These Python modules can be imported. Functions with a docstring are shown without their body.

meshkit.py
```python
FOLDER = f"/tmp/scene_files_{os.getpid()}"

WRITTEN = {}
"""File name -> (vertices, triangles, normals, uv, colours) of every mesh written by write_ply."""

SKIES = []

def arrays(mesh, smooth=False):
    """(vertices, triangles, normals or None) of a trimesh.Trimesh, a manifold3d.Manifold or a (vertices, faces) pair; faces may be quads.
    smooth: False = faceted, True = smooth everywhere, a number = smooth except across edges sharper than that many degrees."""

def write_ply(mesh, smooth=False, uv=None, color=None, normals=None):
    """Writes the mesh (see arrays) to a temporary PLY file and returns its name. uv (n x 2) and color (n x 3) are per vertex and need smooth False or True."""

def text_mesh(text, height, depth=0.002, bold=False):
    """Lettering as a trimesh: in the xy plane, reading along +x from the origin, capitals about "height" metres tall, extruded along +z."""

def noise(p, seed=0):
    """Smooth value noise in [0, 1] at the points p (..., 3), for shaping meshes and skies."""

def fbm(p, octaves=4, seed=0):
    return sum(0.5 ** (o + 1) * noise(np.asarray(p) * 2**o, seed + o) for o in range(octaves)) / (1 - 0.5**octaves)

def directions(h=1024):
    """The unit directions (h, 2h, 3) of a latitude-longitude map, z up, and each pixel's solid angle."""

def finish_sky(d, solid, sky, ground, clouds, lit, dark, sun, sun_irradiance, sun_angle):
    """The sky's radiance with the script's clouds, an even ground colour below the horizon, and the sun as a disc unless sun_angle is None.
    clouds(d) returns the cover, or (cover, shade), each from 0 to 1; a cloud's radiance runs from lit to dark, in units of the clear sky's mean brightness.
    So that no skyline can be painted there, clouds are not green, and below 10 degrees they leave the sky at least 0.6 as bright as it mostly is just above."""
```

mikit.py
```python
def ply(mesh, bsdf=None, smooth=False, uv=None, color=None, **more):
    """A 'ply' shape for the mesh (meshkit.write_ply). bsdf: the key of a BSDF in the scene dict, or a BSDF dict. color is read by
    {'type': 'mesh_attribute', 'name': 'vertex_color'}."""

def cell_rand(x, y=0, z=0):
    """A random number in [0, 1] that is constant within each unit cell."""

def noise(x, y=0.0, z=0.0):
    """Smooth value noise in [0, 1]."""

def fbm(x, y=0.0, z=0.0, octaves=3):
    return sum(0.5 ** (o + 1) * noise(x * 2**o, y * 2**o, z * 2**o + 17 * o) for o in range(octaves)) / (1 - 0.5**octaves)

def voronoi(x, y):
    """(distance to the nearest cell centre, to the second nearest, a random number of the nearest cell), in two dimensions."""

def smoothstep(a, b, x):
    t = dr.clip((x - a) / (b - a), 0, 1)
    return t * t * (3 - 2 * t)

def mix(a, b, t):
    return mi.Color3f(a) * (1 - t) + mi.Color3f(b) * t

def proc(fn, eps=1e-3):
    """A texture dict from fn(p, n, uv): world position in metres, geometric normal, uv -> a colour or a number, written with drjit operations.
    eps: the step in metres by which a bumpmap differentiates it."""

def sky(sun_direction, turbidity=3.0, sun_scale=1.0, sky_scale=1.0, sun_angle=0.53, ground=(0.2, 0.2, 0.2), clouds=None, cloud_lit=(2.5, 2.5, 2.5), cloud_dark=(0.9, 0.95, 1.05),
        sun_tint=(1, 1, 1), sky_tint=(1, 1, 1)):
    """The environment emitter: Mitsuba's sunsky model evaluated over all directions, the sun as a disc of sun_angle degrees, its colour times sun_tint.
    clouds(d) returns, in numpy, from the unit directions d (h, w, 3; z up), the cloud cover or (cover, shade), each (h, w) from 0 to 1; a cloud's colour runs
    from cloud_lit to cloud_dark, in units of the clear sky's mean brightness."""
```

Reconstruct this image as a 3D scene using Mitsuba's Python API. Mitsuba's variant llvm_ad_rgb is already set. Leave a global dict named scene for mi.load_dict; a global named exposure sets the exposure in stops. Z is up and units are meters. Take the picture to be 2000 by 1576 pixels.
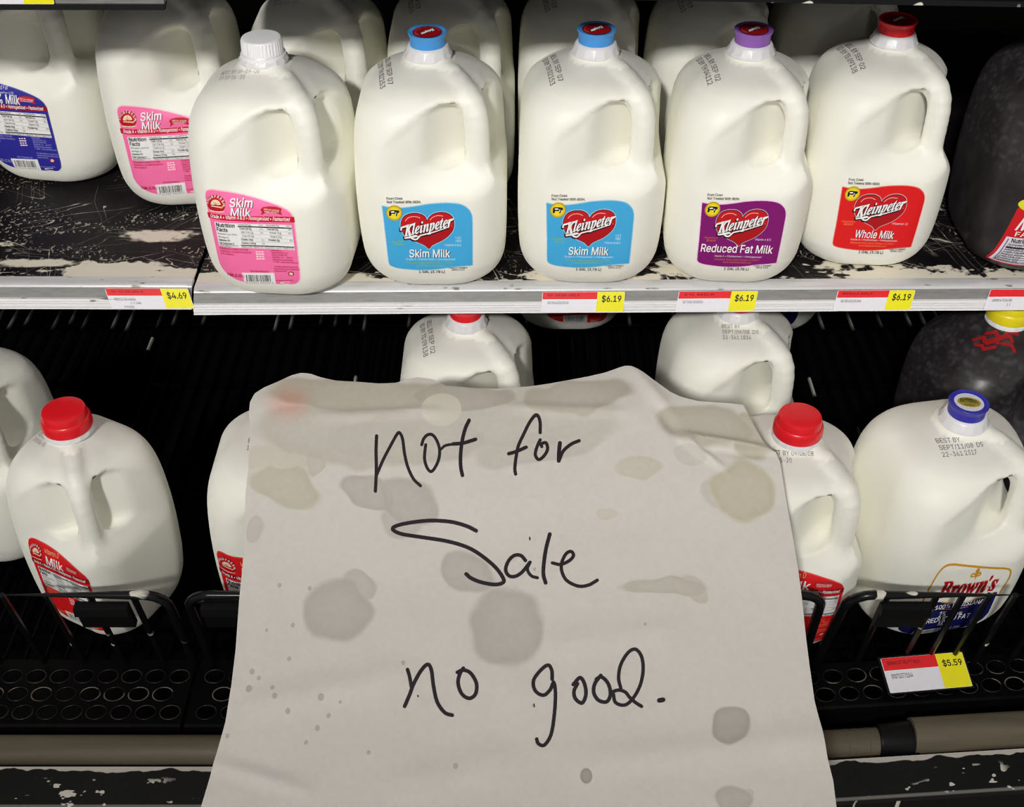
import math, random
import numpy as np
import trimesh
import mitsuba as mi
import drjit as dr
import mikit, meshkit
from shapely.geometry import Polygon, LineString, Point, box as sbox
from shapely.ops import unary_union
from shapely import affinity

# ---------------------------------------------------------------- camera, light, exposure
T = mi.ScalarTransform4f
scene, labels = {}, {}
F, PITCH, CZ = 2325.0, math.radians(39.2), 1.631        # focal length in pixels of the 2000 x 1576 frame, tilt down, height
scene['camera'] = {'type': 'perspective', 'fov': math.degrees(2 * math.atan(1000 / F)), 'fov_axis': 'x',
                   'to_world': T().look_at(origin=[0, 0, CZ], target=[0, math.cos(PITCH), CZ - math.sin(PITCH)], up=[0, 0, 1]),
                   'near_clip': 0.05, 'far_clip': 50.0}
AMBIENT = 0.30
scene['ambient'] = {'type': 'constant', 'radiance': {'type': 'rgb', 'value': [AMBIENT * 1.0, AMBIENT * 0.98, AMBIENT * 0.92]}}
# one bright ceiling panel of the shop, above and behind the photographer
LAMP = np.array([-0.75, -2.3, 3.42])
lamp_aim = np.array([0.0, 1.0, 1.05])
scene['ceiling_lamp'] = {'type': 'rectangle', 'to_world': T().look_at(origin=LAMP.tolist(), target=lamp_aim.tolist(), up=[0, 0, 1]) @ T().scale([0.13, 0.13, 1]),
                         'emitter': {'type': 'area', 'radiance': {'type': 'rgb', 'value': [560, 545, 520]}}}
_h = (lamp_aim - LAMP) * [1, 1, 0]
_h /= np.linalg.norm(_h)
_ang = math.radians(41.8)
_r, _p, _x = _h * math.cos(_ang) - np.array([0, 0, math.sin(_ang)]), -_h * math.sin(_ang) - np.array([0, 0, math.cos(_ang)]), np.array([_h[1], -_h[0], 0])
_c = LAMP + _r * 0.95 + _p * 0.25
labels['ceiling_lamp'] = {'label': 'square ceiling lamp of the shop behind the photographer', 'category': 'lamp'}
exposure = 0.17
_m = trimesh.creation.box(extents=[1.8, 0.50, 0.012])                  # unseen board, added to dim the light on the lower shelf
scene['ceiling_lamp__added_light_blocker'] = mikit.ply((_c + _m.vertices[:, :1] * _x + _m.vertices[:, 1:2] * _p + _m.vertices[:, 2:] * _r, np.array(_m.faces)),
                                               {'type': 'twosided', 'bsdf': {'type': 'diffuse', 'reflectance': {'type': 'rgb', 'value': [0.5, 0.5, 0.5]}}})

# ---------------------------------------------------------------- helpers
rng = np.random.default_rng(7)


def key_of(name, parent=None):
    base = (parent + '__' if parent else '') + name
    k, i = base, 0
    while k in used:
        i += 1
        k = f'{base}_{i:03d}'
    used.add(k)
    return k


used = set()


def thing(name, label, cat, group=None):
    k = key_of(name)
    labels[k] = {'label': label, 'category': cat}
    if group:
        labels[k]['group'] = group
    return k


def put(name, shape, parent=None, label=None, to_world=None, kind=None):
    k = key_of(name, parent)
    if to_world is not None:
        shape = {**shape, 'to_world': to_world}
    scene[k] = shape
    if label or kind:
        labels.setdefault(k, {})
        if label:
            labels[k]['label'] = label
        if kind:
            labels[k]['kind'] = kind
    return k


def shape_of(v, f, bsdf, normals=None, color=None, uv=None, smooth=False):
    if normals is None and smooth is not False:
        if color is None and uv is None:
            return mikit.ply((v, f), bsdf, smooth=smooth)
        return mikit.ply((v, f), bsdf, smooth=True, color=color, uv=uv)
    path = meshkit.write_ply((v, f), False, uv, color, normals)
    return {'type': 'ply', 'filename': path, 'face_normals': normals is None, 'bsdf': {'type': 'ref', 'id': bsdf}}


def srgb(r, g, b):
    c = np.array([r, g, b], float) / 255
    return np.where(c <= 0.04045, c / 12.92, ((c + 0.055) / 1.055) ** 2.4)


def ray(u, v):
    a, b = (u - 1000) / F, (v - 788) / F
    return np.array([a, math.cos(PITCH) - b * math.sin(PITCH), -math.sin(PITCH) - b * math.cos(PITCH)])


def at_z(u, v, z):
    d = ray(u, v)
    return np.array([0, 0, CZ]) + d * ((z - CZ) / d[2])


def at_y(u, v, y):
    d = ray(u, v)
    return np.array([0, 0, CZ]) + d * (y / d[1])


def join(parts):
    vs, fs, n = [], [], 0
    for v, f in parts:
        vs.append(np.asarray(v, float)); fs.append(np.asarray(f, int) + n); n += len(v)
    return np.vstack(vs), np.vstack(fs)


def tm(m):
    return np.array(m.vertices), np.array(m.faces)


def bbox(x0, x1, y0, y1, z0, z1, c=0.0):
    """A box with chamfered edges (c metres)."""
    if c <= 0:
        m = trimesh.creation.box(extents=[x1 - x0, y1 - y0, z1 - z0])
        m.apply_translation([(x0 + x1) / 2, (y0 + y1) / 2, (z0 + z1) / 2])
        return tm(m)
    pts = []
    for sx in (0, 1):
        for sy in (0, 1):
            for sz in (0, 1):
                p = np.array([x1 if sx else x0, y1 if sy else y0, z1 if sz else z0])
                o = np.array([-c if sx else c, -c if sy else c, -c if sz else c])
                for k in range(3):
                    q = p + o
                    q[k] = p[k]
                    pts.append(q)
    h = trimesh.convex.convex_hull(np.array(pts))
    return tm(h)


def extrude_x(poly, x0, x1, skew=0.0):
    """A closed polygon in (y, z), extruded from x0 to x1; y shifts by skew * x."""
    poly = np.asarray(poly, float)
    m = trimesh.creation.extrude_polygon(Polygon(poly), x1 - x0, engine='earcut')
    v, f = tm(m)
    w = np.stack([v[:, 2] + x0, v[:, 0], v[:, 1]], 1)
    w[:, 1] += skew * w[:, 0]
    return w, f


def tube(pts, r, sides=8, closed_ends=True):
    p = np.asarray(pts, float)
    t = np.gradient(p, axis=0)
    t /= np.linalg.norm(t, axis=1, keepdims=True) + 1e-12
    ref = np.array([0, 0, 1.0]) if abs(t[0][2]) < 0.9 else np.array([1.0, 0, 0])
    a = np.cross(t, ref)
    a /= np.linalg.norm(a, axis=1, keepdims=True) + 1e-12
    b = np.cross(t, a)
    ang = np.arange(sides) * 2 * np.pi / sides
    r = np.broadcast_to(r, (len(p),))
    v = (p[:, None] + r[:, None, None] * (np.cos(ang)[None, :, None] * a[:, None] + np.sin(ang)[None, :, None] * b[:, None])).reshape(-1, 3)
    f = []
    for i in range(len(p) - 1):
        for j in range(sides):
            q = (i * sides + j, i * sides + (j + 1) % sides, (i + 1) * sides + (j + 1) % sides, (i + 1) * sides + j)
            f += [(q[0], q[1], q[2]), (q[0], q[2], q[3])]
    n = len(v)
    v = np.vstack([v, p[0], p[-1]])
    for j in range(sides):
        f += [(n, (j + 1) % sides, j), (n + 1, (len(p) - 1) * sides + j, (len(p) - 1) * sides + (j + 1) % sides)]
    return v, np.array(f)


def lathe(profile, sides=48, wob=None):
    """Surface of revolution about z of a list (r, z); wob(angle, index) multiplies the radius."""
    pr = np.asarray(profile, float)
    ang = np.arange(sides) * 2 * np.pi / sides
    v = []
    for i, (r, z) in enumerate(pr):
        k = wob(ang, i) if wob else 1.0
        rr = r * k * np.ones(sides)
        v.append(np.stack([rr * np.cos(ang), rr * np.sin(ang), np.full(sides, z)], 1))
    v = np.vstack(v)
    f = []
    for i in range(len(pr) - 1):
        for j in range(sides):
            a, b = i * sides + j, i * sides + (j + 1) % sides
            c, d = b + sides, a + sides
            f += [(a, b, c), (a, c, d)]
    n = len(v)
    v = np.vstack([v, [[0, 0, pr[0, 1]], [0, 0, pr[-1, 1]]]])
    top = (len(pr) - 1) * sides
    for j in range(sides):
        f += [(n, (j + 1) % sides, j), (n + 1, top + j, top + (j + 1) % sides)]
    return v, np.array(f)


# ---------------------------------------------------------------- materials
def rgb(c):
    return {'type': 'rgb', 'value': [float(x) for x in c]}


VC = {'type': 'mesh_attribute', 'name': 'vertex_color'}
scene['milk_plastic'] = {'type': 'principled', 'base_color': VC, 'roughness': 0.46, 'specular': 0.32}
scene['printed'] = {'type': 'twosided', 'bsdf': {'type': 'principled', 'base_color': VC, 'roughness': 0.42, 'specular': 0.35}}
scene['cap_plastic'] = {'type': 'principled', 'base_color': VC, 'roughness': 0.33, 'specular': 0.5}
scene['black_wire'] = {'type': 'twosided', 'bsdf': {'type': 'principled', 'base_color': mikit.proc(lambda p, n, uv: mikit.mix(
    mi.Color3f(0.004, 0.004, 0.005), mi.Color3f(0.62, 0.60, 0.52),
    mikit.smoothstep(0.80, 0.84, mikit.noise(p.x * 95, p.y * 60, p.z * 95)) * mikit.smoothstep(0.5, 0.62, mikit.noise(p.x * 17 + 9, p.y * 17, p.z * 17)))),
    'roughness': 0.25, 'specular': 0.3}}
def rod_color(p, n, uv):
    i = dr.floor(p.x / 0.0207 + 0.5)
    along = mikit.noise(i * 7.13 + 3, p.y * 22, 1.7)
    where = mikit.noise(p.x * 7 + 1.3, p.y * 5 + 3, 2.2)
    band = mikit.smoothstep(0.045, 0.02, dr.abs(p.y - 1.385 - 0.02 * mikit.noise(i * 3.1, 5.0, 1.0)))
    wear_glint = mikit.smoothstep(0.74, 0.80, along) * mikit.smoothstep(0.52, 0.62, where)
    wear_glint = dr.maximum(wear_glint, band * mikit.smoothstep(0.40, 0.5, mikit.cell_rand(i, 4.0, 2.0)))  # besides the wear, glints near the rear bar painted as white flecks
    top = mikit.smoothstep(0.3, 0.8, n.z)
    return mikit.mix(mi.Color3f(0.0012, 0.0012, 0.0014), mi.Color3f(0.50, 0.50, 0.46), wear_glint * top)


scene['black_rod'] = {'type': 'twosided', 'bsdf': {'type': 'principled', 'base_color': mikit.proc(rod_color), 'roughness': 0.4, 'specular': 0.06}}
scene['black_plain'] = {'type': 'twosided', 'bsdf': {'type': 'principled', 'base_color': rgb((0.0025, 0.0025, 0.003)), 'roughness': 0.45, 'specular': 0.2}}


def deck_color(p, n, uv):
    x, y = p.x, p.y
    # long scratches in several directions, worn patches, and heavy wear along the front edge
    s = mi.Float(0)
    for k, (c, si) in enumerate(((0.96, 0.28), (0.6, 0.8), (0.99, -0.1), (0.3, -0.95), (0.85, -0.5))):
        a, b = x * c + y * si, -x * si + y * c
        wob = mikit.noise(a * 22, b * 22, 3.0 + k) * 0.012
        line = dr.abs(mikit.noise((b + wob) * 210, a * 9, 11.0 + k) - 0.5)
        s = dr.maximum(s, (1 - mikit.smoothstep(0.004, 0.013, line)) * mikit.smoothstep(0.60, 0.75, mikit.noise(a * 12, b * 45, 23.0 + k)))
    front = mikit.smoothstep(1.30, 1.035, y - 0.0102 * x)
    patch = mikit.fbm(x * 13 + 4.2, y * 30 + 1.0, 5.0, octaves=4)
    grain = mikit.fbm(x * 120, y * 190, 9.0, octaves=3)
    worn = mikit.smoothstep(0.03, 0.11, patch + 0.34 * grain - 1.03 + 0.20 * front * front + (0.34 * mikit.noise(x * 14 + 5, y * 20, 4.0) + 0.14 * mikit.smoothstep(0.22, 0.36, x)) * mikit.smoothstep(1.085, 1.037, y - 0.0102 * x))
    fine = mikit.smoothstep(0.76, 0.82, mikit.noise(x * 520, y * 330, 2.0)) * mikit.smoothstep(0.5, 0.75, mikit.noise(x * 22, y * 45, 8.0))
    for cx, cy, a, b in ((-0.383, 1.117, 0.05, 0.016), (-0.50, 1.062, 0.06, 0.010), (-0.40, 1.058, 0.05, 0.008)):
        worn = dr.maximum(worn, mikit.smoothstep(0.45, 0.75, dr.exp(-dr.square((x - cx) / a) - dr.square((y - cy) / b)) * (0.55 + 0.9 * grain)))
    near = mikit.smoothstep(1.34, 1.16, y)
    w = dr.clip(dr.maximum(worn, dr.maximum(s * 0.8, fine * 0.45)) * near, 0, 1)
    black = mikit.mix(mi.Color3f(0.0035, 0.003, 0.0035), mi.Color3f(0.012, 0.009, 0.011), mikit.noise(x * 40, y * 40, 1.0))
    return mikit.mix(black, mi.Color3f(0.74, 0.69, 0.58), w)


scene['black_matte'] = {'type': 'twosided', 'bsdf': {'type': 'diffuse', 'reflectance': rgb((0.0018, 0.0018, 0.002))}}
scene['worn_black_deck'] = {'type': 'twosided', 'bsdf': {'type': 'principled', 'base_color': mikit.proc(deck_color), 'roughness': 0.5, 'specular': 0.18}}


def rail_color(p, n, uv):
    x = p.x
    streak = mikit.fbm(x * 30, p.y * 500, p.z * 700, octaves=3)
    dirt = mikit.smoothstep(0.68, 0.80, mikit.fbm(x * 70, p.y * 200, p.z * 230 + 5, octaves=3))
    base = mikit.mix(mi.Color3f(0.58, 0.58, 0.60), mi.Color3f(0.74, 0.74, 0.76), streak)
    return mikit.mix(base, mi.Color3f(0.16, 0.13, 0.08), dirt * 0.8)


scene['rail_metal'] = {'type': 'twosided', 'bsdf': {'type': 'principled', 'base_color': mikit.proc(rail_color), 'roughness': 0.30, 'metallic': 0.25, 'specular': 0.6}}
scene['rail_grey'] = {'type': 'twosided', 'bsdf': {'type': 'principled', 'base_color': mikit.proc(lambda p, n, uv: mikit.mix(
    mi.Color3f(0.20, 0.20, 0.20), mi.Color3f(0.31, 0.31, 0.30), mikit.fbm(p.x * 90, p.y * 200, p.z * 600, octaves=3))), 'roughness': 0.45, 'metallic': 0.3}}
scene['rail_white'] = {'type': 'twosided', 'bsdf': {'type': 'principled', 'base_color': mikit.proc(lambda p, n, uv: mikit.mix(
    mi.Color3f(0.80, 0.80, 0.82), mi.Color3f(0.10, 0.08, 0.05), mikit.smoothstep(0.73, 0.80, mikit.fbm(p.x * 28, p.y * 70, p.z * 110, octaves=4)) * 0.8)), 'roughness': 0.3}}
scene['pipe_paint'] = {'type': 'twosided', 'bsdf': {'type': 'principled', 'base_color': mikit.proc(lambda p, n, uv: mikit.mix(
    mi.Color3f(0.075, 0.062, 0.042), mi.Color3f(0.15, 0.128, 0.09), mikit.fbm(p.x * 8, p.y * 120, p.z * 120, octaves=3))), 'roughness': 0.5, 'specular': 0.3}}


def bumper_color(p, n, uv):
    x, y, z = p.x, p.y, p.z
    yy = y - dr.select(x > 0.2, 0.07 * (x - 0.2), 0.0)
    rag = 0.6445 - 0.0075 * mikit.fbm(x * 60, 3.0, 1.0, octaves=3)
    edge = mikit.smoothstep(rag, rag + 0.0010, yy)
    chips = mikit.smoothstep(0.70, 0.74, mikit.fbm(x * 95 + 2.6, yy * 160 + 1.0, 4.0, octaves=3)) * mikit.smoothstep(0.52, 0.62, mikit.noise(x * 10 + 0.7, yy * 40, 6.0)) * mikit.smoothstep(0.635, 0.628, yy)
    rim = mikit.smoothstep(0.6070, 0.6055, yy) * mikit.smoothstep(0.6030, 0.6042, yy) * 0.22  # glint along the front edge, painted into the colour
    return mikit.mix(mi.Color3f(0.003, 0.003, 0.0035), mi.Color3f(0.66, 0.62, 0.56), dr.clip(dr.maximum(dr.maximum(edge * 0.8, chips), rim), 0, 1))


scene['bumper_paint'] = {'type': 'twosided', 'bsdf': {'type': 'principled', 'base_color': mikit.proc(bumper_color), 'roughness': 0.35, 'specular': 0.35}}
scene['vent_paint'] = {'type': 'twosided', 'bsdf': {'type': 'principled', 'base_color': rgb((0.0018, 0.0016, 0.002)), 'roughness': 0.45, 'specular': 0.07}}
scene['rim_paint'] = {'type': 'twosided', 'bsdf': {'type': 'principled', 'base_color': mikit.proc(lambda p, n, uv: mikit.mix(
    mi.Color3f(0.004, 0.0035, 0.004), mi.Color3f(0.20, 0.17, 0.14), mikit.smoothstep(0.42, 0.62, mikit.noise(p.x * 60, p.y * 90, 4.0)) * (0.12 + 0.8 * mikit.smoothstep(0.012, 0.004, dr.abs(p.y - dr.select(p.x > 0.2, 0.742, 0.727)))))), 'roughness': 0.3, 'specular': 0.5}}
GLYPH = {
    'K': (127, ['-10,0 -10,5 2,7 9,17 35,112 36,121 34,125 22,129 22,134 84,134 84,129 73,127 66,118 54,75 55,72 105,118 106,125 102,128 96,129 95,134 137,134 137,129 120,121 76,79 108,11 116,5 120,5 120,0 64,0 64,5 76,7 77,13 52,65 40,24 39,11 44,6 53,5 53,0']),
    'l': (52, ['-3,9 1,35 26,123 23,130 16,130 15,135 54,141 24,30 22,16 26,14 30,16 39,28 43,24 27,4 17,-1 4,0']),
    'e': (80, ['-3,23 -3,39 2,55 12,71 24,83 39,92 47,94 62,93 71,87 74,81 74,70 69,60 58,50 46,44 23,37 23,21 33,12 44,14 58,30 62,28 62,22 52,9 36,0 16,0 9,3 2,10', '26,47 29,46 39,50 53,63 58,78 55,86 47,86 37,77 30,62']),
    'i': (58, ['26,121 26,129 33,137 43,138 52,130 51,118 43,112 31,114', '0,10 1,22 16,75 13,82 6,82 6,88 44,93 25,16 31,14 41,27 46,25 45,22 31,5 19,-1 7,0']),
    'n': (106, ['-4,0 15,73 15,80 10,83 5,83 5,88 45,94 38,65 58,88 67,93 81,94 89,89 91,84 90,68 74,16 77,13 81,14 90,27 95,24 77,3 68,-1 59,-1 52,4 50,9 52,28 67,72 67,78 60,79 48,70 40,57 26,25 20,0']),
    'p': (98, ['-23,-34 -16,-33 -10,-24 15,72 15,79 5,83 5,88 43,94 40,77 57,92 73,94 80,91 87,82 89,72 84,43 69,18 56,6 40,-1 29,-1 20,3 13,-28 17,-33 26,-34 26,-39 -23,-39', '24,10 28,6 37,8 50,24 63,60 64,69 58,79 49,78 39,66 24,20']),
    't': (55, ['-5,12 13,81 12,83 4,83 4,90 23,100 40,120 48,120 40,92 55,91 54,83 37,82 20,17 22,14 28,16 37,29 43,26 26,5 14,-1 0,1']),
    'r': (78, ['-4,0 15,71 15,79 5,81 5,86 45,92 38,65 46,78 58,90 63,92 74,90 77,85 77,73 73,67 62,65 53,72 42,61 29,32 20,0']),
    'B': (128, ['-10,5 2,7 9,17 35,112 36,121 34,125 22,129 22,134 91,133 107,129 120,119 123,111 123,98 119,89 108,79 89,71 101,65 109,57 113,44 109,24 98,11 81,3 64,0 -10,0', '68,125 55,74 71,75 81,79 88,86 93,98 94,111 88,124 80,127', '39,20 39,10 45,7 59,8 68,12 76,20 81,32 82,51 74,64 62,68 52,68']),
    'o': (94, ['-3,25 -3,38 1,53 10,69 27,86 42,93 59,94 71,90 79,83 85,67 83,47 71,23 56,8 40,0 18,0 3,10', '22,13 28,6 35,7 43,14 51,30 61,66 61,79 56,87 49,88 43,85 31,65 22,35']),
    'w': (125, ['0,81 1,87 26,92 31,91 38,42 67,91 73,92 80,27 96,46 103,62 102,68 94,76 95,87 102,92 113,90 117,83 117,72 104,45 64,-3 58,-2 53,51 21,-3 14,-3 12,66 8,78 4,81']),
    's': (75, ['-7,0 -2,34 4,33 6,20 9,13 17,7 30,7 36,17 34,25 11,57 8,72 13,85 20,91 29,94 41,94 55,90 68,94 64,63 59,63 55,77 47,86 37,88 29,81 29,75 33,67 46,52 56,34 56,19 51,9 44,3 33,-1 22,-1 6,4']),
    'M': (175, ['-10,0 -10,5 2,7 9,18 35,114 34,126 21,129 21,134 67,134 79,41 139,134 185,134 185,129 173,127 165,114 140,21 139,14 141,8 154,5 154,0 91,0 91,5 103,7 111,20 133,101 132,104 62,-3 56,-3 55,1 44,100 41,102 19,19 20,8 33,5 33,0']),
    'F': (122, ['-10,5 2,7 9,17 35,112 36,121 34,125 22,129 22,134 127,134 119,96 114,96 111,113 101,123 86,127 74,127 68,123 54,73 75,75 89,85 93,95 98,95 98,92 84,40 80,40 80,54 74,64 62,67 53,67 51,64 39,20 39,11 44,6 53,5 53,0 -10,0']),
    'A': (125, ['-20,5 -12,7 -4,13 93,134 96,137 102,137 97,20 100,11 105,7 116,5 116,0 53,0 53,5 63,7 69,16 71,26 70,42 28,42 8,13 11,7 21,5 21,0 -20,0', '37,51 71,50 73,94 68,91']),
    'y': (84, ['-24,-32 -23,-24 -16,-18 -9,-18 4,-25 11,-24 21,-13 25,-2 13,64 8,78 3,81 -3,81 -3,86 21,92 29,90 45,25 56,45 61,59 60,67 51,74 51,86 59,92 69,91 75,80 72,64 56,28 31,-12 14,-31 -1,-41 -16,-41 -22,-37']),
}

# ---------------------------------------------------------------- the gallon jug: one distance field, one mesh for all jugs
PROF_Z = np.array([0.000, 0.004, 0.010, 0.020, 0.034, 0.060, 0.095, 0.122, 0.150, 0.170, 0.185, 0.197, 0.205, 0.2135, 0.220, 0.2255, 0.2295, 0.234, 0.240, 0.30])
PROF_W = np.array([0.053, 0.0615, 0.067, 0.0715, 0.0745, 0.0760, 0.0766, 0.0762, 0.0752, 0.0738, 0.0712, 0.0664, 0.0602, 0.0505, 0.0395, 0.0285, 0.0220, 0.0200, 0.0192, 0.0192])
PROF_R = np.array([0.046, 0.047, 0.047, 0.046, 0.044, 0.041, 0.039, 0.038, 0.039, 0.041, 0.0430, 0.0440, 0.0440, 0.0410, 0.0360, 0.0278, 0.0219, 0.0199, 0.0191, 0.0191])
from scipy.interpolate import PchipInterpolator
_fw, _fr = PchipInterpolator(PROF_Z, PROF_W), PchipInterpolator(PROF_Z, PROF_R)


def smax(a, b, k):
    h = np.maximum(k - np.abs(a - b), 0) / k
    return np.maximum(a, b) + h * h * k * 0.25


def smin(a, b, k):
    return -smax(-a, -b, k)


HANDLE = [(0.020, 0.2165, 0.0150), (0.040, 0.2115, 0.0140), (0.0605, 0.1995, 0.0120), (0.0675, 0.183, 0.0112), (0.0685, 0.150, 0.0112), (0.0685, 0.128, 0.0130), (0.064, 0.105, 0.0200)]


_hz = np.linspace(0, 1, 14); _hp = PchipInterpolator(np.r_[0, np.cumsum(np.hypot(*np.diff(np.array(HANDLE)[:, :2], axis=0).T))], np.array(HANDLE), axis=0)
HANDLE = [tuple(t) for t in _hp(_hz * _hp.x[-1])]


def jug_sdf(P):
    x, y, z = P[:, 0], P[:, 1], P[:, 2]
    zc = np.clip(z, 0, 0.29)
    w, r = _fw(zc), _fr(zc)
    qx, qy = np.abs(x) - (w - r), np.abs(y) - (w - r)
    # faces bulge a little below the recess
    d = np.hypot(np.maximum(qx, 0), np.maximum(qy, 0)) + np.minimum(np.maximum(qx, qy), 0) - r
    d = smax(d, -z, 0.006)
    d = smax(d, z - 0.236, 0.002)
    q = (x - y) * 0.70710678          # towards the handle corner
    e = (x + y) * 0.70710678
    f1 = 0.0604 - (0.309 * x - 0.951 * y)
    f2 = 0.0604 - (-0.309 * y + 0.951 * x)
    lo = 0.121 + 1.15 * (0.0745 - np.maximum(-y, x)) - z
    t = np.where(-y > x, x, -y)
    hi = z - np.minimum(0.218, 0.201 + 0.80 * t)
    rem = smax(smax(smin(f1, f2, 0.010), lo, 0.016), hi, 0.008)
    d = smax(d, -rem, 0.009)
    slot = np.hypot(q - 0.0528, z - np.clip(z, 0.149, 0.194)) - 0.0104
    slot = smax(slot, np.abs(e) - 0.09, 0.004)
    d = smax(d, -slot, 0.004)
    h = np.full(len(x), 9.0)
    for (q0, z0, r0), (q1, z1, r1) in zip(HANDLE[:-1], HANDLE[1:]):
        dq, dz = q1 - q0, z1 - z0
        tt = np.clip(((q - q0) * dq + (z - z0) * dz) / (dq * dq + dz * dz), 0, 1)
        seg = np.sqrt((q - q0 - tt * dq) ** 2 + (z - z0 - tt * dz) ** 2 + (e * 1.0) ** 2) - (r0 + tt * (r1 - r0))
        h = smin(h, seg, 0.003)
    return smin(d, h, 0.006)


def sdf_grad(P, h=4e-4):
    g = np.stack([jug_sdf(P + o) - jug_sdf(P - o) for o in np.eye(3) * h], 1)
    return g / (np.linalg.norm(g, axis=1, keepdims=True) + 1e-12), np.linalg.norm(g, axis=1) / (2 * h)


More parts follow.
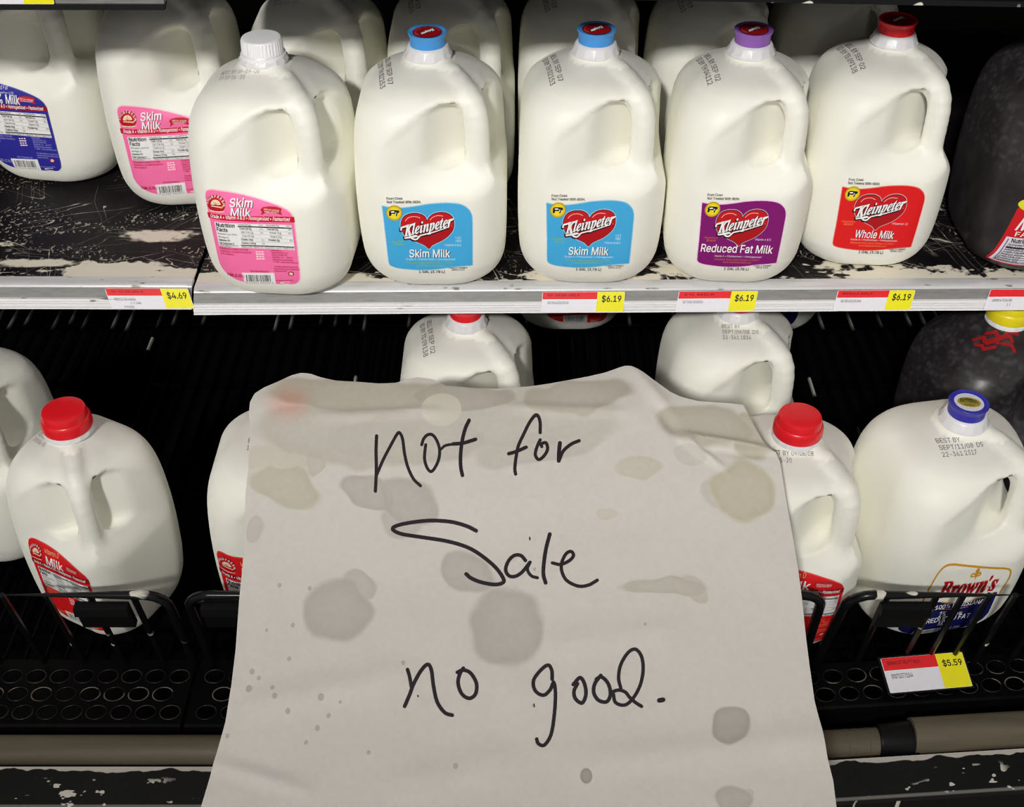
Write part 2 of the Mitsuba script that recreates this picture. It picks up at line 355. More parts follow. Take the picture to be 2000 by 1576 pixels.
def surface_net(fn, lo, hi, h):
    n = np.ceil((np.asarray(hi) - lo) / h).astype(int) + 1
    ax = [lo[k] + h * np.arange(n[k]) for k in range(3)]
    G = np.stack(np.meshgrid(*ax, indexing='ij'), -1).reshape(-1, 3)
    D = fn(G).reshape(n)
    s = D < 0
    acc, cnt = np.zeros((*(n - 1), 3)), np.zeros(n - 1)
    corners = [(i, j, k) for i in (0, 1) for j in (0, 1) for k in (0, 1)]
    sl = lambda c: tuple(slice(c[a], n[a] - 1 + c[a]) for a in range(3))
    for a in corners:
        for ax_ in range(3):
            if a[ax_] == 0:
                b = list(a); b[ax_] = 1; b = tuple(b)
                da, db = D[sl(a)], D[sl(b)]
                cr = (da < 0) != (db < 0)
                t = np.where(cr, da / np.where(cr, da - db, 1), 0)
                p = np.zeros((*(n - 1), 3)) + np.array(a, float)
                p[..., ax_] += t
                acc += np.where(cr[..., None], p, 0); cnt += cr
    act = cnt > 0
    idx = np.full(n - 1, -1); idx[act] = np.arange(act.sum())
    cell = np.stack(np.nonzero(act), 1)
    V = np.asarray(lo) + h * (cell + acc[act] / cnt[act][:, None])
    quads = []
    for ax_ in range(3):
        o1, o2 = (ax_ + 1) % 3, (ax_ + 2) % 3
        S0 = np.take(s, range(n[ax_] - 1), ax_); S1 = np.take(s, range(1, n[ax_]), ax_)
        I = np.stack(np.nonzero(S0 != S1), 1)
        I = I[(I[:, o1] > 0) & (I[:, o2] > 0) & (I[:, o1] < n[o1] - 1) & (I[:, o2] < n[o2] - 1)]
        def cid(d1, d2):
            J = I.copy(); J[:, o1] += d1; J[:, o2] += d2
            return idx[J[:, 0], J[:, 1], J[:, 2]]
        qd = np.stack([cid(-1, -1), cid(0, -1), cid(0, 0), cid(-1, 0)], 1)
        flip = ~s[I[:, 0], I[:, 1], I[:, 2]]
        qd[flip] = qd[flip][:, ::-1]
        quads.append(qd)
    Q = np.vstack(quads)
    return V, np.vstack([Q[:, [0, 1, 2]], Q[:, [0, 2, 3]]])


JV, JF = surface_net(jug_sdf, np.array([-0.083, -0.083, -0.006]), np.array([0.083, 0.083, 0.246]), 0.0036)
for _ in range(3):
    g, m = sdf_grad(JV)
    JV = JV - g * (jug_sdf(JV) / np.maximum(m, 0.5))[:, None]
JN, _ = sdf_grad(JV, 8e-4)
_fill = meshkit.fbm(JV * 40, 2, 3)
_k = np.clip((JV[:, 2] - 0.2070 - 0.006 * (_fill - 0.5)) / 0.012, 0, 1)[:, None] * (JV[:, 2] < 0.2265)[:, None]
MILK, AIR = np.array([0.862, 0.860, 0.785]), np.array([0.70, 0.69, 0.64])
JC = MILK * (1 - _k) + AIR * _k
JUG_SHAPE = shape_of(JV, JF, 'milk_plastic', normals=JN, color=JC)
_n1 = meshkit.fbm(JV * np.array([60, 60, 40]), 4, 5)[:, None]
_n2 = np.clip((meshkit.fbm(JV * 220, 2, 8)[:, None] - 0.52) * 4, 0, 1)
DARK_C = np.array([0.010, 0.007, 0.008]) * (1 - _n1) + np.array([0.040, 0.036, 0.040]) * _n1 + 0.035 * _n2 * (JV[:, 2:] > 0.12) * np.array([0.9, 0.95, 1.05])
scene['dark_plastic'] = {'type': 'principled', 'base_color': VC, 'roughness': 0.36, 'specular': 0.4}
DARK_SHAPE = shape_of(JV, JF, 'dark_plastic', normals=JN, color=DARK_C)


# ---------------------------------------------------------------- flat print made of thin meshes, laid onto a surface
_TXT = {}


def text_flat(s, bold=False):
    """(2-d vertices, triangles, width) of a line of text with capitals of height 1."""
    if (s, bold) not in _TXT:
        m = meshkit.text_mesh(s, 1.0, depth=0.1, bold=bold)
        v, f = np.array(m.vertices), np.array(m.faces)
        top = (v[f][:, :, 2] > 0.05).all(1)
        f = f[top]
        u, inv = np.unique(f, return_inverse=True)
        v2 = v[u][:, :2]
        _TXT[(s, bold)] = (v2, inv.reshape(-1, 3), v2[:, 0].max())
    return _TXT[(s, bold)]


def tri(poly, step=None):
    out = []
    for g in getattr(poly, 'geoms', [poly]):
        if g.is_empty or g.area <= 0 or g.geom_type != 'Polygon':
            continue
        v, f = trimesh.creation.triangulate_polygon(g, engine='earcut')
        out.append((np.asarray(v, float)[:, :2], np.asarray(f)))
    if not out:
        return np.zeros((0, 2)), np.zeros((0, 3), int)
    v, f = join(out)
    if step:
        v3 = np.c_[v, np.zeros(len(v))]
        v3, f = trimesh.remesh.subdivide_to_size(v3, f, step, max_iter=12)
        v = v3[:, :2]
    a = v[f]
    cr = (a[:, 1, 0] - a[:, 0, 0]) * (a[:, 2, 1] - a[:, 0, 1]) - (a[:, 1, 1] - a[:, 0, 1]) * (a[:, 2, 0] - a[:, 0, 0])
    f = np.where(cr[:, None] < 0, f[:, ::-1], f)
    return v, f


def smooth_line(pts, n=8, closed=False):
    p = np.asarray(pts, float)
    if closed:
        p = np.vstack([p[-1], p, p[0], p[1]])
    else:
        p = np.vstack([2 * p[0] - p[1], p, 2 * p[-1] - p[-2]])
    out = []
    for i in range(1, len(p) - 2):
        t = np.linspace(0, 1, n, endpoint=False)[:, None]
        a, b, c, d = p[i - 1], p[i], p[i + 1], p[i + 2]
        out.append(0.5 * (2 * b + (c - a) * t + (2 * a - 5 * b + 4 * c - d) * t ** 2 + (3 * b - a - 3 * c + d) * t ** 3))
    if not closed:
        out.append(p[-2:-1])
    return np.vstack(out)


class Art:
    """Coloured flat pieces in layers. Traced coordinates (x right, y down) go through map() to metres (x right, y up)."""

    def __init__(self, map=lambda p: p, step=0.004):
        self.items, self.map, self.step = [], map, step

    def raw(self, v, f, color, layer):
        if len(f):
            v = self.map(np.asarray(v, float))
            a = v[f]
            cr = (a[:, 1, 0] - a[:, 0, 0]) * (a[:, 2, 1] - a[:, 0, 1]) - (a[:, 1, 1] - a[:, 0, 1]) * (a[:, 2, 0] - a[:, 0, 0])
            self.items.append((v, np.where(cr[:, None] < 0, f[:, ::-1], f), np.asarray(color, float), layer))

    def poly(self, shape, color, layer, big=False):
        if not hasattr(shape, 'geom_type'):
            shape = Polygon(shape)
        shape = shape.buffer(0)
        if big:                                   # subdivide after mapping, so that it can follow a curved surface
            v, f = tri(shape)
            v = self.map(v)
            v3, f = trimesh.remesh.subdivide_to_size(np.c_[v, np.zeros(len(v))], f, self.step, max_iter=14)
            a = v3[f]
            cr = np.cross(a[:, 1] - a[:, 0], a[:, 2] - a[:, 0])[:, 2]
            self.items.append((v3[:, :2], np.where(cr[:, None] < 0, f[:, ::-1], f), np.asarray(color, float), layer))
        else:
            v, f = tri(shape)
            if not len(f):
                return
            v = self.map(v)
            if np.ptp(v, axis=0).max() > 0.007:
                v3, f = trimesh.remesh.subdivide_to_size(np.c_[v, np.zeros(len(v))], f, 0.006, max_iter=14)
                v = v3[:, :2]
            a = v[f]
            cr = (a[:, 1, 0] - a[:, 0, 0]) * (a[:, 2, 1] - a[:, 0, 1]) - (a[:, 1, 1] - a[:, 0, 1]) * (a[:, 2, 0] - a[:, 0, 0])
            self.items.append((v, np.where(cr[:, None] < 0, f[:, ::-1], f), np.asarray(color, float), layer))

    def line(self, pts, width, color, layer):
        self.poly(LineString(pts).buffer(width / 2, quad_segs=4), color, layer)

    def text(self, s, x, y, h, color, layer, width=None, sx=1.0, slant=0.0, rot=0.0, bold=False, align='l'):
        """y is the baseline, h the height of the capitals, width the wanted length of the line (else sx times the natural one)."""
        v, f, w = text_flat(s, bold)
        k = width / (w * h) if width else sx
        p = np.stack([(v[:, 0] * k + v[:, 1] * slant) * h, v[:, 1] * h], 1)
        if align == 'c':
            p[:, 0] -= w * k * h / 2
        elif align == 'r':
            p[:, 0] -= w * k * h
        c, s_ = math.cos(rot), math.sin(rot)
        q = np.stack([x + p[:, 0] * c - p[:, 1] * s_, y - (p[:, 0] * s_ + p[:, 1] * c)], 1)
        self.raw(q, f, color, layer)


GLYPHS_HERE = 1


def serif(s, h, width, rise=0.0):
    """Bold italic serif lettering as a shapely shape in (x right, y down), baseline at 0, capitals h high, rising by rise over its width."""
    x, out = 0, []
    for c in s:
        if c == "'":
            out.append(Polygon([(x + 22, 132), (x + 8, 128), (x + 2, 95), (x + 8, 93), (x + 24, 118)])); x += 34; continue
        adv, rings = GLYPH[c]
        ps = [Polygon([(float(a.split(',')[0]) + x, float(a.split(',')[1])) for a in r.split()]).buffer(0) for r in rings]
        ps.sort(key=lambda p: -p.area)
        shape = ps[0]
        for p in ps[1:]:
            shape = shape.difference(p) if shape.contains(p.representative_point()) else shape.union(p)
        out.append(shape); x += adv
    g = unary_union(out)
    return affinity.affine_transform(g, [width / x, 0, -rise / x, -h / 134.0, 0, 0])


def on_jug(art, o, a, b, d, lift=0.00014, base=0.0001):
    """Lays the art onto the jug's surface along the direction d from the plane (o; a right, b up). Returns vertices, triangles, normals, colours."""
    V, Fc, C, L, n = [], [], [], [], 0
    for v, f, c, l in art.items:
        V.append(v); Fc.append(f + n); C.append(np.tile(c, (len(v), 1))); L.append(np.full(len(v), l)); n += len(v)
    V, Fc, C, L = np.vstack(V), np.vstack(Fc), np.vstack(C), np.concatenate(L)
    o, a, b, d = (np.asarray(t, float) for t in (o, a, b, d))
    d = d / np.linalg.norm(d)
    P = o + V[:, :1] * a + V[:, 1:] * b
    for _ in range(70):
        P = P + d * (jug_sdf(P) * 0.75)[:, None]
    N, _ = sdf_grad(P, 1e-3)
    return P + N * (base + lift * L)[:, None], Fc, N, C


def on_plane(art, o, a, b, lift=0.00015):
    o, a, b = (np.asarray(t, float) for t in (o, a, b))
    nrm = np.cross(a, b)
    nrm /= np.linalg.norm(nrm)
    V, Fc, C, n = [], [], [], 0
    for v, f, c, l in art.items:
        V.append(o + v[:, :1] * a + v[:, 1:] * b + nrm * lift * (l + 1)); Fc.append(f + n); C.append(np.tile(c, (len(v), 1))); n += len(v)
    return np.vstack(V), np.vstack(Fc), np.vstack(C)


FRONT = ([0, -0.12, 0], [1, 0, 0], [0, 0, 1], [0, 1, 0])
BLACK, WHITE = srgb(25, 22, 28), srgb(245, 245, 245)


# ---------------------------------------------------------------- the printed labels
def shear_map(ox, oy, kx, kz, z0, sh_x=0.0, sh_y=0.0):
    """Traced coordinates to metres: undo the photograph's shear, then scale about (ox, oy); z0 is the height at oy."""
    def m(p):
        x, y = p[:, 0], p[:, 1]
        y2 = y - sh_y * (x - ox)
        x2 = x - sh_x * (y - 800)
        return np.stack([(x2 - ox) * kx, z0 - (y2 - oy) * kz], 1)
    return m


def kleinpeter(base, title, extra, tint):
    k = Art(shear_map(907, 260, 5.99e-5, 7.31e-5, 0.110, 0.06))
    lab = Art(k.map)
    outline = smooth_line([(150, 310), (300, 326), (480, 331), (700, 306), (900, 275), (1100, 260), (1250, 257), (1400, 270), (1500, 300), (1580, 360), (1622, 430), (1638, 500)], 6)
    bottom = smooth_line([(1665, 1265), (1500, 1270), (1300, 1290), (1100, 1322), (900, 1337), (700, 1337), (500, 1320), (350, 1300), (270, 1280)], 6)
    pts = [*outline, (1650, 800), (1660, 1100), *bottom, (242, 1245), (230, 1150), (210, 900), (180, 600), (160, 400)]
    shape = Polygon(pts).buffer(0)
    lab.poly(shape, base, 1, big=True)
    k.poly(shape.buffer(13).difference(shape), tint, 1)
    red, dark = srgb(196, 24, 34), srgb(70, 8, 16)
    heart = Polygon(smooth_line([(890, 525), (850, 462), (770, 420), (680, 410), (580, 424), (500, 468), (460, 555), (462, 640), (500, 725), (570, 790), (660, 832), (760, 872), (860, 915), (923, 968),
                                 (970, 918), (1060, 872), (1150, 830), (1240, 765), (1312, 680), (1335, 590), (1322, 500), (1280, 440), (1200, 404), (1100, 396), (1000, 420), (930, 470)], 4, closed=True)).buffer(0)
    k.poly(heart.buffer(22), np.clip(np.asarray(base) * 0.55 + 0.38, 0, 1), 2)
    k.poly(heart.buffer(9), dark, 3)
    k.poly(heart, red, 4)
    low = heart.intersection(Polygon([(400, 800), (900, 700), (1400, 560), (1400, 1000), (400, 1000)]))
    k.poly(low, srgb(176, 18, 28), 5)
    for arc in ([(528, 522), (570, 478), (640, 455), (710, 456), (772, 478)], [(938, 508), (985, 465), (1060, 440), (1150, 445)]):
        k.line(smooth_line(arc), 13, srgb(250, 170, 160), 6)
    name = affinity.translate(serif('Kleinpeter', 175, 800, 165), 515, 768)
    extras = [LineString(smooth_line([(455, 662), (462, 630), (500, 615), (560, 600)])).buffer(12), LineString(smooth_line([(655, 572), (610, 600), (585, 655), (590, 730), (640, 800), (710, 815), (765, 765)])).buffer(11),
              Polygon([(510, 785), (600, 770), (700, 745), (720, 752), (740, 768), (640, 790), (520, 806)]), Polygon([(770, 745), (1000, 690), (1250, 615), (1255, 622), (1000, 706), (780, 762)]),
              LineString([(1240, 560), (1280, 505), (1325, 492)]).buffer(10)]
    name = unary_union([name, *extras])
    k.poly(affinity.translate(name, -8, 14).buffer(12), srgb(40, 8, 20), 7)
    k.poly(name.buffer(3), WHITE, 8)
    k.poly(Point(1303, 600).buffer(9), srgb(240, 120, 100), 8)
    seal = affinity.scale(Point(345, 400).buffer(1, quad_segs=12), 133, 118)
    k.poly(seal, srgb(196, 160, 34), 5); k.poly(affinity.scale(seal, 0.86, 0.86), srgb(226, 200, 40), 6); k.poly(affinity.scale(seal, 0.70, 0.70), srgb(244, 222, 44), 7)
    k.poly([(258, 372), (290, 352), (380, 355), (425, 360), (430, 392), (400, 398), (388, 448), (372, 446), (372, 412), (300, 408), (290, 445), (262, 440), (262, 400)], BLACK, 8)
    k.poly([(280, 375), (320, 366), (352, 372), (350, 388), (300, 392)], WHITE, 9); k.poly([(362, 392), (384, 380), (376, 420), (366, 412)], WHITE, 9)
    k.text('From Cows', 215, 205, 36, BLACK, 1, width=268, bold=True); k.text('Not Treated With rBGH.', 222, 256, 36, BLACK, 1, width=566, bold=True)
    if title == 'Reduced Fat Milk':
        k.text(title, 260, 1092, 128, srgb(70, 10, 50), 3, width=1290, bold=True); k.text(title, 252, 1086, 128, WHITE, 4, width=1290, bold=True)
    else:
        k.text(title, 590, 1124, 128, srgb(30, 40, 70), 3, width=705, bold=True); k.text(title, 580, 1117, 128, WHITE, 4, width=705, bold=True)
    gold = extra['gold']
    k.text("Governor's", 280, 868, 34, gold, 3, width=246, slant=0.2); k.text('Brand', 330, 916, 40, gold, 3, width=160, slant=0.2)
    for i, s in enumerate(extra['side']):
        if not s:
            continue
        k.text(s, 1470, 815 + 52 * i + (12 if s.startswith('Vit') else 0), 36, srgb(225, 235, 245), 3, width=(285 if s.startswith('Vit') else 100), align='r')
    k.text('Grade A \u2022 Pasteurized \u2022 Homogenized', 525, 1168, 32, srgb(225, 235, 245), 3, width=845)
    k.text('Kleinpeter Dairy, Baton Rouge, LA 70817', 535, 1224, 32, gold, 3, width=800, slant=0.2); k.text('www.kleinpeterdairy.com', 700, 1270, 32, gold, 3, width=510, slant=0.2)
    k.text('FAMILY OWNED', 1258, 1320, 26, BLACK, 1, width=325, bold=True); k.text('SINCE 1913', 1312, 1356, 26, BLACK, 1, width=225, bold=True)
    k.text('1 GAL (3.78 L)', 742, 1402, 46, BLACK, 1, width=455, bold=True)
    return lab, k


def shurfresh(base, band, title, ink, under, ox=830.0):
    m = shear_map(ox, 137, 6.77e-5, 8.38e-5, 0.131, 0.075, 0.058)
    lab, k = Art(m), Art(m)
    top = smooth_line([(160, 200), (185, 130), (250, 102), (340, 108), (600, 160), (900, 232), (1150, 300), (1290, 345), (1390, 395), (1445, 455), (1470, 540)], 5)
    low = smooth_line([(1500, 1300), (1480, 1380), (1420, 1430), (1340, 1440), (1100, 1432)], 5)
    low2 = smooth_line([(630, 1395), (520, 1365), (400, 1310), (310, 1240), (255, 1150), (240, 1080)], 5)
    notch = [(1092, 1255), (610, 1245)]
    shape = Polygon([*top, (1490, 900), *low, *notch, *low2, (200, 600)]).buffer(0)
    lab.poly(shape, base, 1, big=True)
    rim = srgb(255, 200, 222) if base[1] > 0.05 else np.clip(np.asarray(base) * 1.2 + 0.05, 0, 1)
    k.poly(shape.difference(shape.buffer(-12)), rim, 2)
    redd, cream = srgb(186, 22, 30), srgb(250, 240, 205)
    # shell emblem
    oval = affinity.rotate(affinity.scale(Point(322, 285).buffer(1, quad_segs=12), 142, 112), 5)
    k.poly(oval, srgb(150, 16, 24), 3); k.poly(affinity.scale(oval, 0.93, 0.92), redd, 4)
    c0 = np.array([322.0, 300.0])
    for i in range(7):
        a0 = math.radians(180 + 6 + i * 24.5); a1 = a0 + math.radians(20)
        k.poly([c0 + (12 * math.cos((a0 + a1) / 2), 8 * math.sin((a0 + a1) / 2)), *[c0 + (76 * math.cos(t), 72 * math.sin(t)) for t in np.linspace(a0, a1, 4)]], cream, 5)
    k.line([(255, 312), (390, 322)], 12, cream, 5)
    for i, ch in enumerate('SHURFRESH'):
        t = math.radians(180 + 14 + i * 19.5)
        k.text(ch, 318 + 112 * math.cos(t), 300 + 104 * math.sin(t) + 10, 34, WHITE, 6, rot=-(t - 1.5 * math.pi), bold=True, align='c')
    k.line([(222, 370), (330, 384), (440, 378)], 16, srgb(238, 190, 160), 6); k.line([(235, 372), (420, 380)], 6, WHITE, 7)
    k.line([(400, 330), (450, 300)], 20, srgb(200, 180, 120), 5)
    shade = srgb(90, 10, 40)
    if title == 'Skim':
        k.text('Skim', 520, 328, 98, shade, 3, width=345, slant=0.12, rot=-0.058, bold=True); k.text('Skim', 512, 322, 98, WHITE, 4, width=345, slant=0.12, rot=-0.058, bold=True)
        k.text('Milk', 522, 440, 98, shade, 3, width=310, slant=0.12, rot=-0.058, bold=True); k.text('Milk', 514, 434, 98, WHITE, 4, width=310, slant=0.12, rot=-0.058, bold=True)
    elif title == '2% Milk':
        k.text('Reduced Fat', 500, 235, 52, WHITE, 4, width=330, rot=-0.07); k.text('Milkfat Reduced From 3.25%', 510, 290, 26, WHITE, 4, width=420, rot=-0.058)
        k.text('2% Milk', 515, 420, 118, WHITE, 4, width=500, rot=-0.058, bold=True)
    else:
        k.text('Vitamin D', 520, 262, 60, srgb(245, 200, 150), 4, width=330, slant=0.1, rot=-0.058); k.text('Milk', 520, 425, 125, WHITE, 4, width=420, rot=-0.058, bold=True)
    rb = Polygon([(1010, 345), (1100, 338), (1200, 345), (1262, 362), (1290, 372), (1272, 402), (1290, 450), (1240, 432), (1150, 412), (1060, 408), (1010, 430), (975, 440), (1000, 402), (975, 372)])
    k.poly(rb, srgb(190, 35, 40), 3)
    k.text('Milk from cows not', 1025, 378, 22, WHITE, 4, width=230, rot=-0.09); k.text('treated with rBST*', 1030, 404, 22, WHITE, 4, width=220, rot=-0.09)
    k.poly([(170, 408), (800, 452), (1465, 478), (1472, 550), (800, 524), (178, 478)], band, 3)
    k.text('Grade A \u2022 Vitamin A & D \u2022 Homogenized \u2022 Pasteurized', 215, 465, 48, WHITE, 5, width=1185, slant=0.15, rot=-0.055, bold=True)
    # nutrition panel
    def sk(x, y):
        return (x + 0.075 * (y - 800), y + 0.058 * (x - ox))
    P = lambda *pp: [sk(*p) for p in pp]
    k.poly(P((290, 552), (1440, 548), (1440, 892), (290, 888)), srgb(238, 238, 238), 3)
    kk = srgb(28, 26, 30)
    def tx(s, x, y, h, w, bold=False, al='l', c=None):
        px, py = sk(x, y)
        k.text(s, px, py, h, kk if c is None else c, 5, width=w, rot=-0.058, bold=bold, align=al)
    tx('Nutrition', 300, 610, 50, 285, True); tx('Facts', 300, 672, 50, 170, True)
    tx('Serving Size 1 cup (240 mL)', 305, 716, 22, 300); tx('Servings 16', 305, 762, 24, 165); tx('Calories 90', 305, 806, 26, 175, True); tx('Fat Calories 0', 305, 848, 26, 230, True)
    tx('Percent Daily Values are', 305, 868, 16, 290); tx('based on 2,000 calories', 305, 884, 14, 180)
    tx('Amount/Serving', 640, 577, 20, 190); tx('% DV*', 950, 577, 20, 60); tx('Amount/Serving', 1060, 573, 20, 190); tx('% DV*', 1350, 573, 20, 80)
    k.line(P((640, 592), (1430, 590)), 14, kk, 4)
    for i, (a, b, c, d) in enumerate((('Total Fat 0g', '0%', 'Total Carb 12g', '4%'), ('Sat. Fat 0g', '0%', 'Fiber 0g', '0%'), ('Trans Fat 0g', '', 'Sugars 12g', ''), ('Cholest. 5mg', '2%', 'Protein 8g', '16%'), ('Sodium 125mg', '5%', '', ''))):
        y = 630 + i * 50
        bold = i in (0, 3, 4)
        tx(a, 650 + (0 if bold else 20), y, 26, 180 if i != 4 else 215, bold)
        if b: tx(b, 1000, y, 24, 45, False, 'r')
        if c: tx(c, 1060 + (0 if bold else 35), y - 4, 26, 170, bold)
        if d: tx(d, 1430, y - 6, 24, 55, False, 'r')
        if i < 4:
            k.line(P((650, y + 14), (1430, y + 12)), 3, srgb(120, 120, 120), 4)
    k.line(P((640, 852), (1430, 850)), 13, kk, 4)
    tx('Vitamin A 10% \u2022 Vitamin C 4% \u2022 Calcium 30% \u2022 Iron 0% \u2022 Vitamin D 25%', 640, 882, 22, 790)
    for i, (s, w) in enumerate((('INGREDIENTS: GRADE A FAT FREE', 440), ('(SKIM) MILK, VITAMIN A PALMITATE', 480), ('AND VITAMIN D3.', 215))):
        tx(s, 290, 925 + i * 38, 24, w, c=under)
    for i, (s, w) in enumerate((('Distributed by', 150), ('ASSOCIATES, LLC', 250), ('GROSS POINT RD.', 240), ('SKOKIE, IL   60077', 320), ('Satisfaction guaranteed', 310), ('1-888   www.shurfine.com', 390), ('', 0), ('*No significant difference has been shown', 380), ('between milk from cows treated and not', 390), ('treated with rBST.', 200))):
        if s: tx(s, 1075, 916 + i * 33, 22, w, c=under)
    # little carton emblem in white
    px, py = sk(900, 985)
    for i in range(3):
        for j in range(4):
            k.poly(sbox(px - 62 + i * 44, py - 60 + j * 33, px - 30 + i * 44 + (6 if j % 2 else 0), py - 42 + j * 33), srgb(255, 225, 232), 4)
    tx('KEEP REFRIGERATED', 705, 1232, 24, 280, c=under)
    tx('1 GAL (3.78 L)', 320, 1320, 42, 275, c=under, bold=True)
    k.poly([(608, 1243), (1092, 1255), (1104, 1420), (632, 1398)], srgb(240, 240, 240), 3)
    r2, x = np.random.default_rng(5), 660
    while x < 1045:
        w = float(r2.choice([5, 8, 12]))
        k.poly(sbox(x, 1268 + 0.03 * (x - 660), x + w, 1372 + 0.03 * (x - 660)), kk, 4)
        x += w + float(r2.choice([5, 7, 11]))
    k.text('0 11161 46464 4', 640, 1402, 26, kk, 4, width=430, rot=-0.03)
    k.poly(affinity.scale(Point(1357, 1268).buffer(1), 46, 33), srgb(170, 20, 30), 3); k.poly(affinity.scale(Point(1357, 1268).buffer(1), 32, 20), WHITE, 4)
    k.text('REAL', 1357, 1276, 18, srgb(170, 20, 30), 5, align='c', bold=True)
    k.text('Product of USA', 1110, 1378, 22, under, 3, width=270)
    k.line(smooth_line([(1330, 1392), (1240, 1392), (1175, 1402), (1240, 1422), (1325, 1432)]), 9, WHITE, 3)
    return lab, k


def browns():
    m = shear_map(880, 280, 6.26e-5, 9.6e-5, 0.119)
    lab, k = Art(m), Art(m)
    gold, navy = srgb(205, 150, 45), srgb(20, 22, 82)
    body = Polygon([(150, 800), (400, 800), (560, 818), (740, 858), (900, 872), (1060, 860), (1250, 815), (1380, 780), (1450, 780), (1450, 1120), (1400, 1230), (1300, 1315), (1140, 1385), (800, 1385), (790, 1392), (330, 1385), (190, 1360), (90, 1290), (40, 1180), (60, 1000)])
    lab.poly(body, navy, 1, big=True)
    k.line(smooth_line([(240, 800), (255, 670), (300, 480), (350, 350), (430, 290), (540, 280), (740, 312), (980, 352), (1250, 400), (1450, 432), (1530, 470), (1562, 540), (1555, 620), (1500, 800)], 6), 24, gold, 1)
    k.line(smooth_line([(560, 818), (740, 858), (900, 872), (1060, 860), (1250, 815), (1380, 780)]), 14, gold, 2); k.line(smooth_line([(470, 880), (600, 930), (740, 950), (900, 958), (1040, 950)]), 10, gold, 2)
    # fleur-de-lis
    k.poly(smooth_line([(982, 362), (1012, 410), (982, 470), (952, 410)], 4, closed=True), gold, 2)
    k.line(smooth_line([(975, 470), (940, 440), (905, 445), (900, 475), (920, 480)]), 18, gold, 2); k.line(smooth_line([(985, 470), (1010, 440), (1040, 440), (1046, 465), (1025, 470)]), 18, gold, 2)
    k.poly([(968, 470), (996, 470), (984, 540)], gold, 2); k.line([(930, 478), (1030, 478)], 14, gold, 3)
    w = affinity.translate(serif("Brown's", 235, 930), 462, 742)
    k.poly(affinity.translate(w, 10, -8).buffer(6), srgb(230, 195, 180), 1); k.poly(w.buffer(5), srgb(170, 16, 34), 2)
    for s, x, y, h, wd in (('100% LOUISIANA', 480, 925, 66, 790), ('2%', 590, 1062, 90, 120), ('VITAMINS A&D', 770, 1062, 44, 210), ('REDUCED FAT', 420, 1145, 78, 720), ('MILK', 640, 1218, 74, 245)):
        k.text(s, x, y, h, WHITE, 3, width=wd, bold=True)
    k.poly(sbox(310, 1275, 750, 1392), srgb(205, 205, 210), 3)
    r2, x = np.random.default_rng(8), 330
    while x < 730:
        wd = float(r2.choice([6, 10, 14])); k.poly(sbox(x, 1285, x + wd, 1365), navy, 4); x += wd + float(r2.choice([6, 9, 12]))
    k.text('1 GAL', 900, 1330, 44, srgb(200, 205, 225), 3, width=190)
    return lab, k


def tea():
    """The part of the dark jug's label in view is its left side."""
    m = lambda p: np.stack([-0.041 + (p[:, 0] - 420) * 1.56e-4, 0.086 - (p[:, 1] - 1040) * 1.85e-4], 1)
    lab, k = Art(m), Art(m)
    lab.poly([(345, 1040), (780, 1040), (890, 1440), (300, 1420), (296, 1400)], srgb(206, 28, 38), 1, big=True)
    k.poly(affinity.scale(Point(490, 1015).buffer(1, quad_segs=12), 150, 52), srgb(226, 222, 40), 2)
    k.text('Natural', 392, 1045, 46, BLACK, 3, width=200, slant=0.3)
    k.text("MILO'S", 358, 1175, 92, srgb(238, 235, 240), 3, width=360, slant=0.35, bold=True)
    k.text('FAMOUS', 372, 1216, 30, srgb(240, 225, 225), 3, width=250, bold=True)
    k.poly([(338, 1225), (800, 1225), (860, 1425), (308, 1410)], srgb(225, 222, 232), 2)
    k.line([(352, 1240), (328, 1400), (850, 1412)], 6, srgb(120, 110, 150), 3)
    k.text('Nutrition Facts', 368, 1258, 26, BLACK, 4, width=210, bold=True)
    for i in range(8):
        k.line([(362 - i * 4, 1276 + i * 17), (800 + i * 5, 1276 + i * 17)], 9 if i == 1 else 2.5, BLACK, 4)
        k.text(('Serving Size 8 fl oz', 'Servings 16', 'Calories 60', 'Total Fat 0g', 'Sodium 10mg', 'Total Carb 16g', 'Sugars 16g', 'Protein 0g')[i], 360 - i * 4, 1274 + i * 17, 11, BLACK, 4, width=120)
    return lab, k


def code_art(lines, h, color, gap=1.5, length=None):
    a = Art()
    for i, s in enumerate(lines):
        a.text(s, 0, i * h * gap, h, color, 1, width=length * len(s) / max(map(len, lines)) if length else None)
    return Art_flip(a)


def Art_flip(a):
    a.items = [(v * [1, -1], f[:, ::-1], c, l) for v, f, c, l in a.items]
    return a


INK = srgb(95, 88, 84)


def side_code(lines, color=INK, length=0.060):
    """Date code on the left shoulder, reading down towards the front."""
    return on_jug(code_art(lines, 0.0050, color, 1.55, length), [-0.045, 0.024, 0.30], [0.13, -1, 0], [1, 0.13, 0], [0, 0, -1])


def front_code(lines, x0, color=INK, length=0.042, h=0.0042):
    return on_jug(code_art(lines, h, color, 1.5, length), [x0, -0.0956, 0.2812], [1, -0.02, 0], [0.02, 0.6, 0.8], [0, 0.8, -0.6])


def lay(pair, x0=0.0):
    """(label mesh, print mesh) of a (base, print) pair of arts on the front face."""
    out = []
    for art, base in zip(pair, (0.0002, 0.0003)):
        v, f, n, c = on_jug(art, [x0, -0.12, 0], [1, 0, 0], [0, 0, 1], [0, 1, 0], base=base)
        out.append(shape_of(v, f, 'printed', normals=n, color=c))
    return out


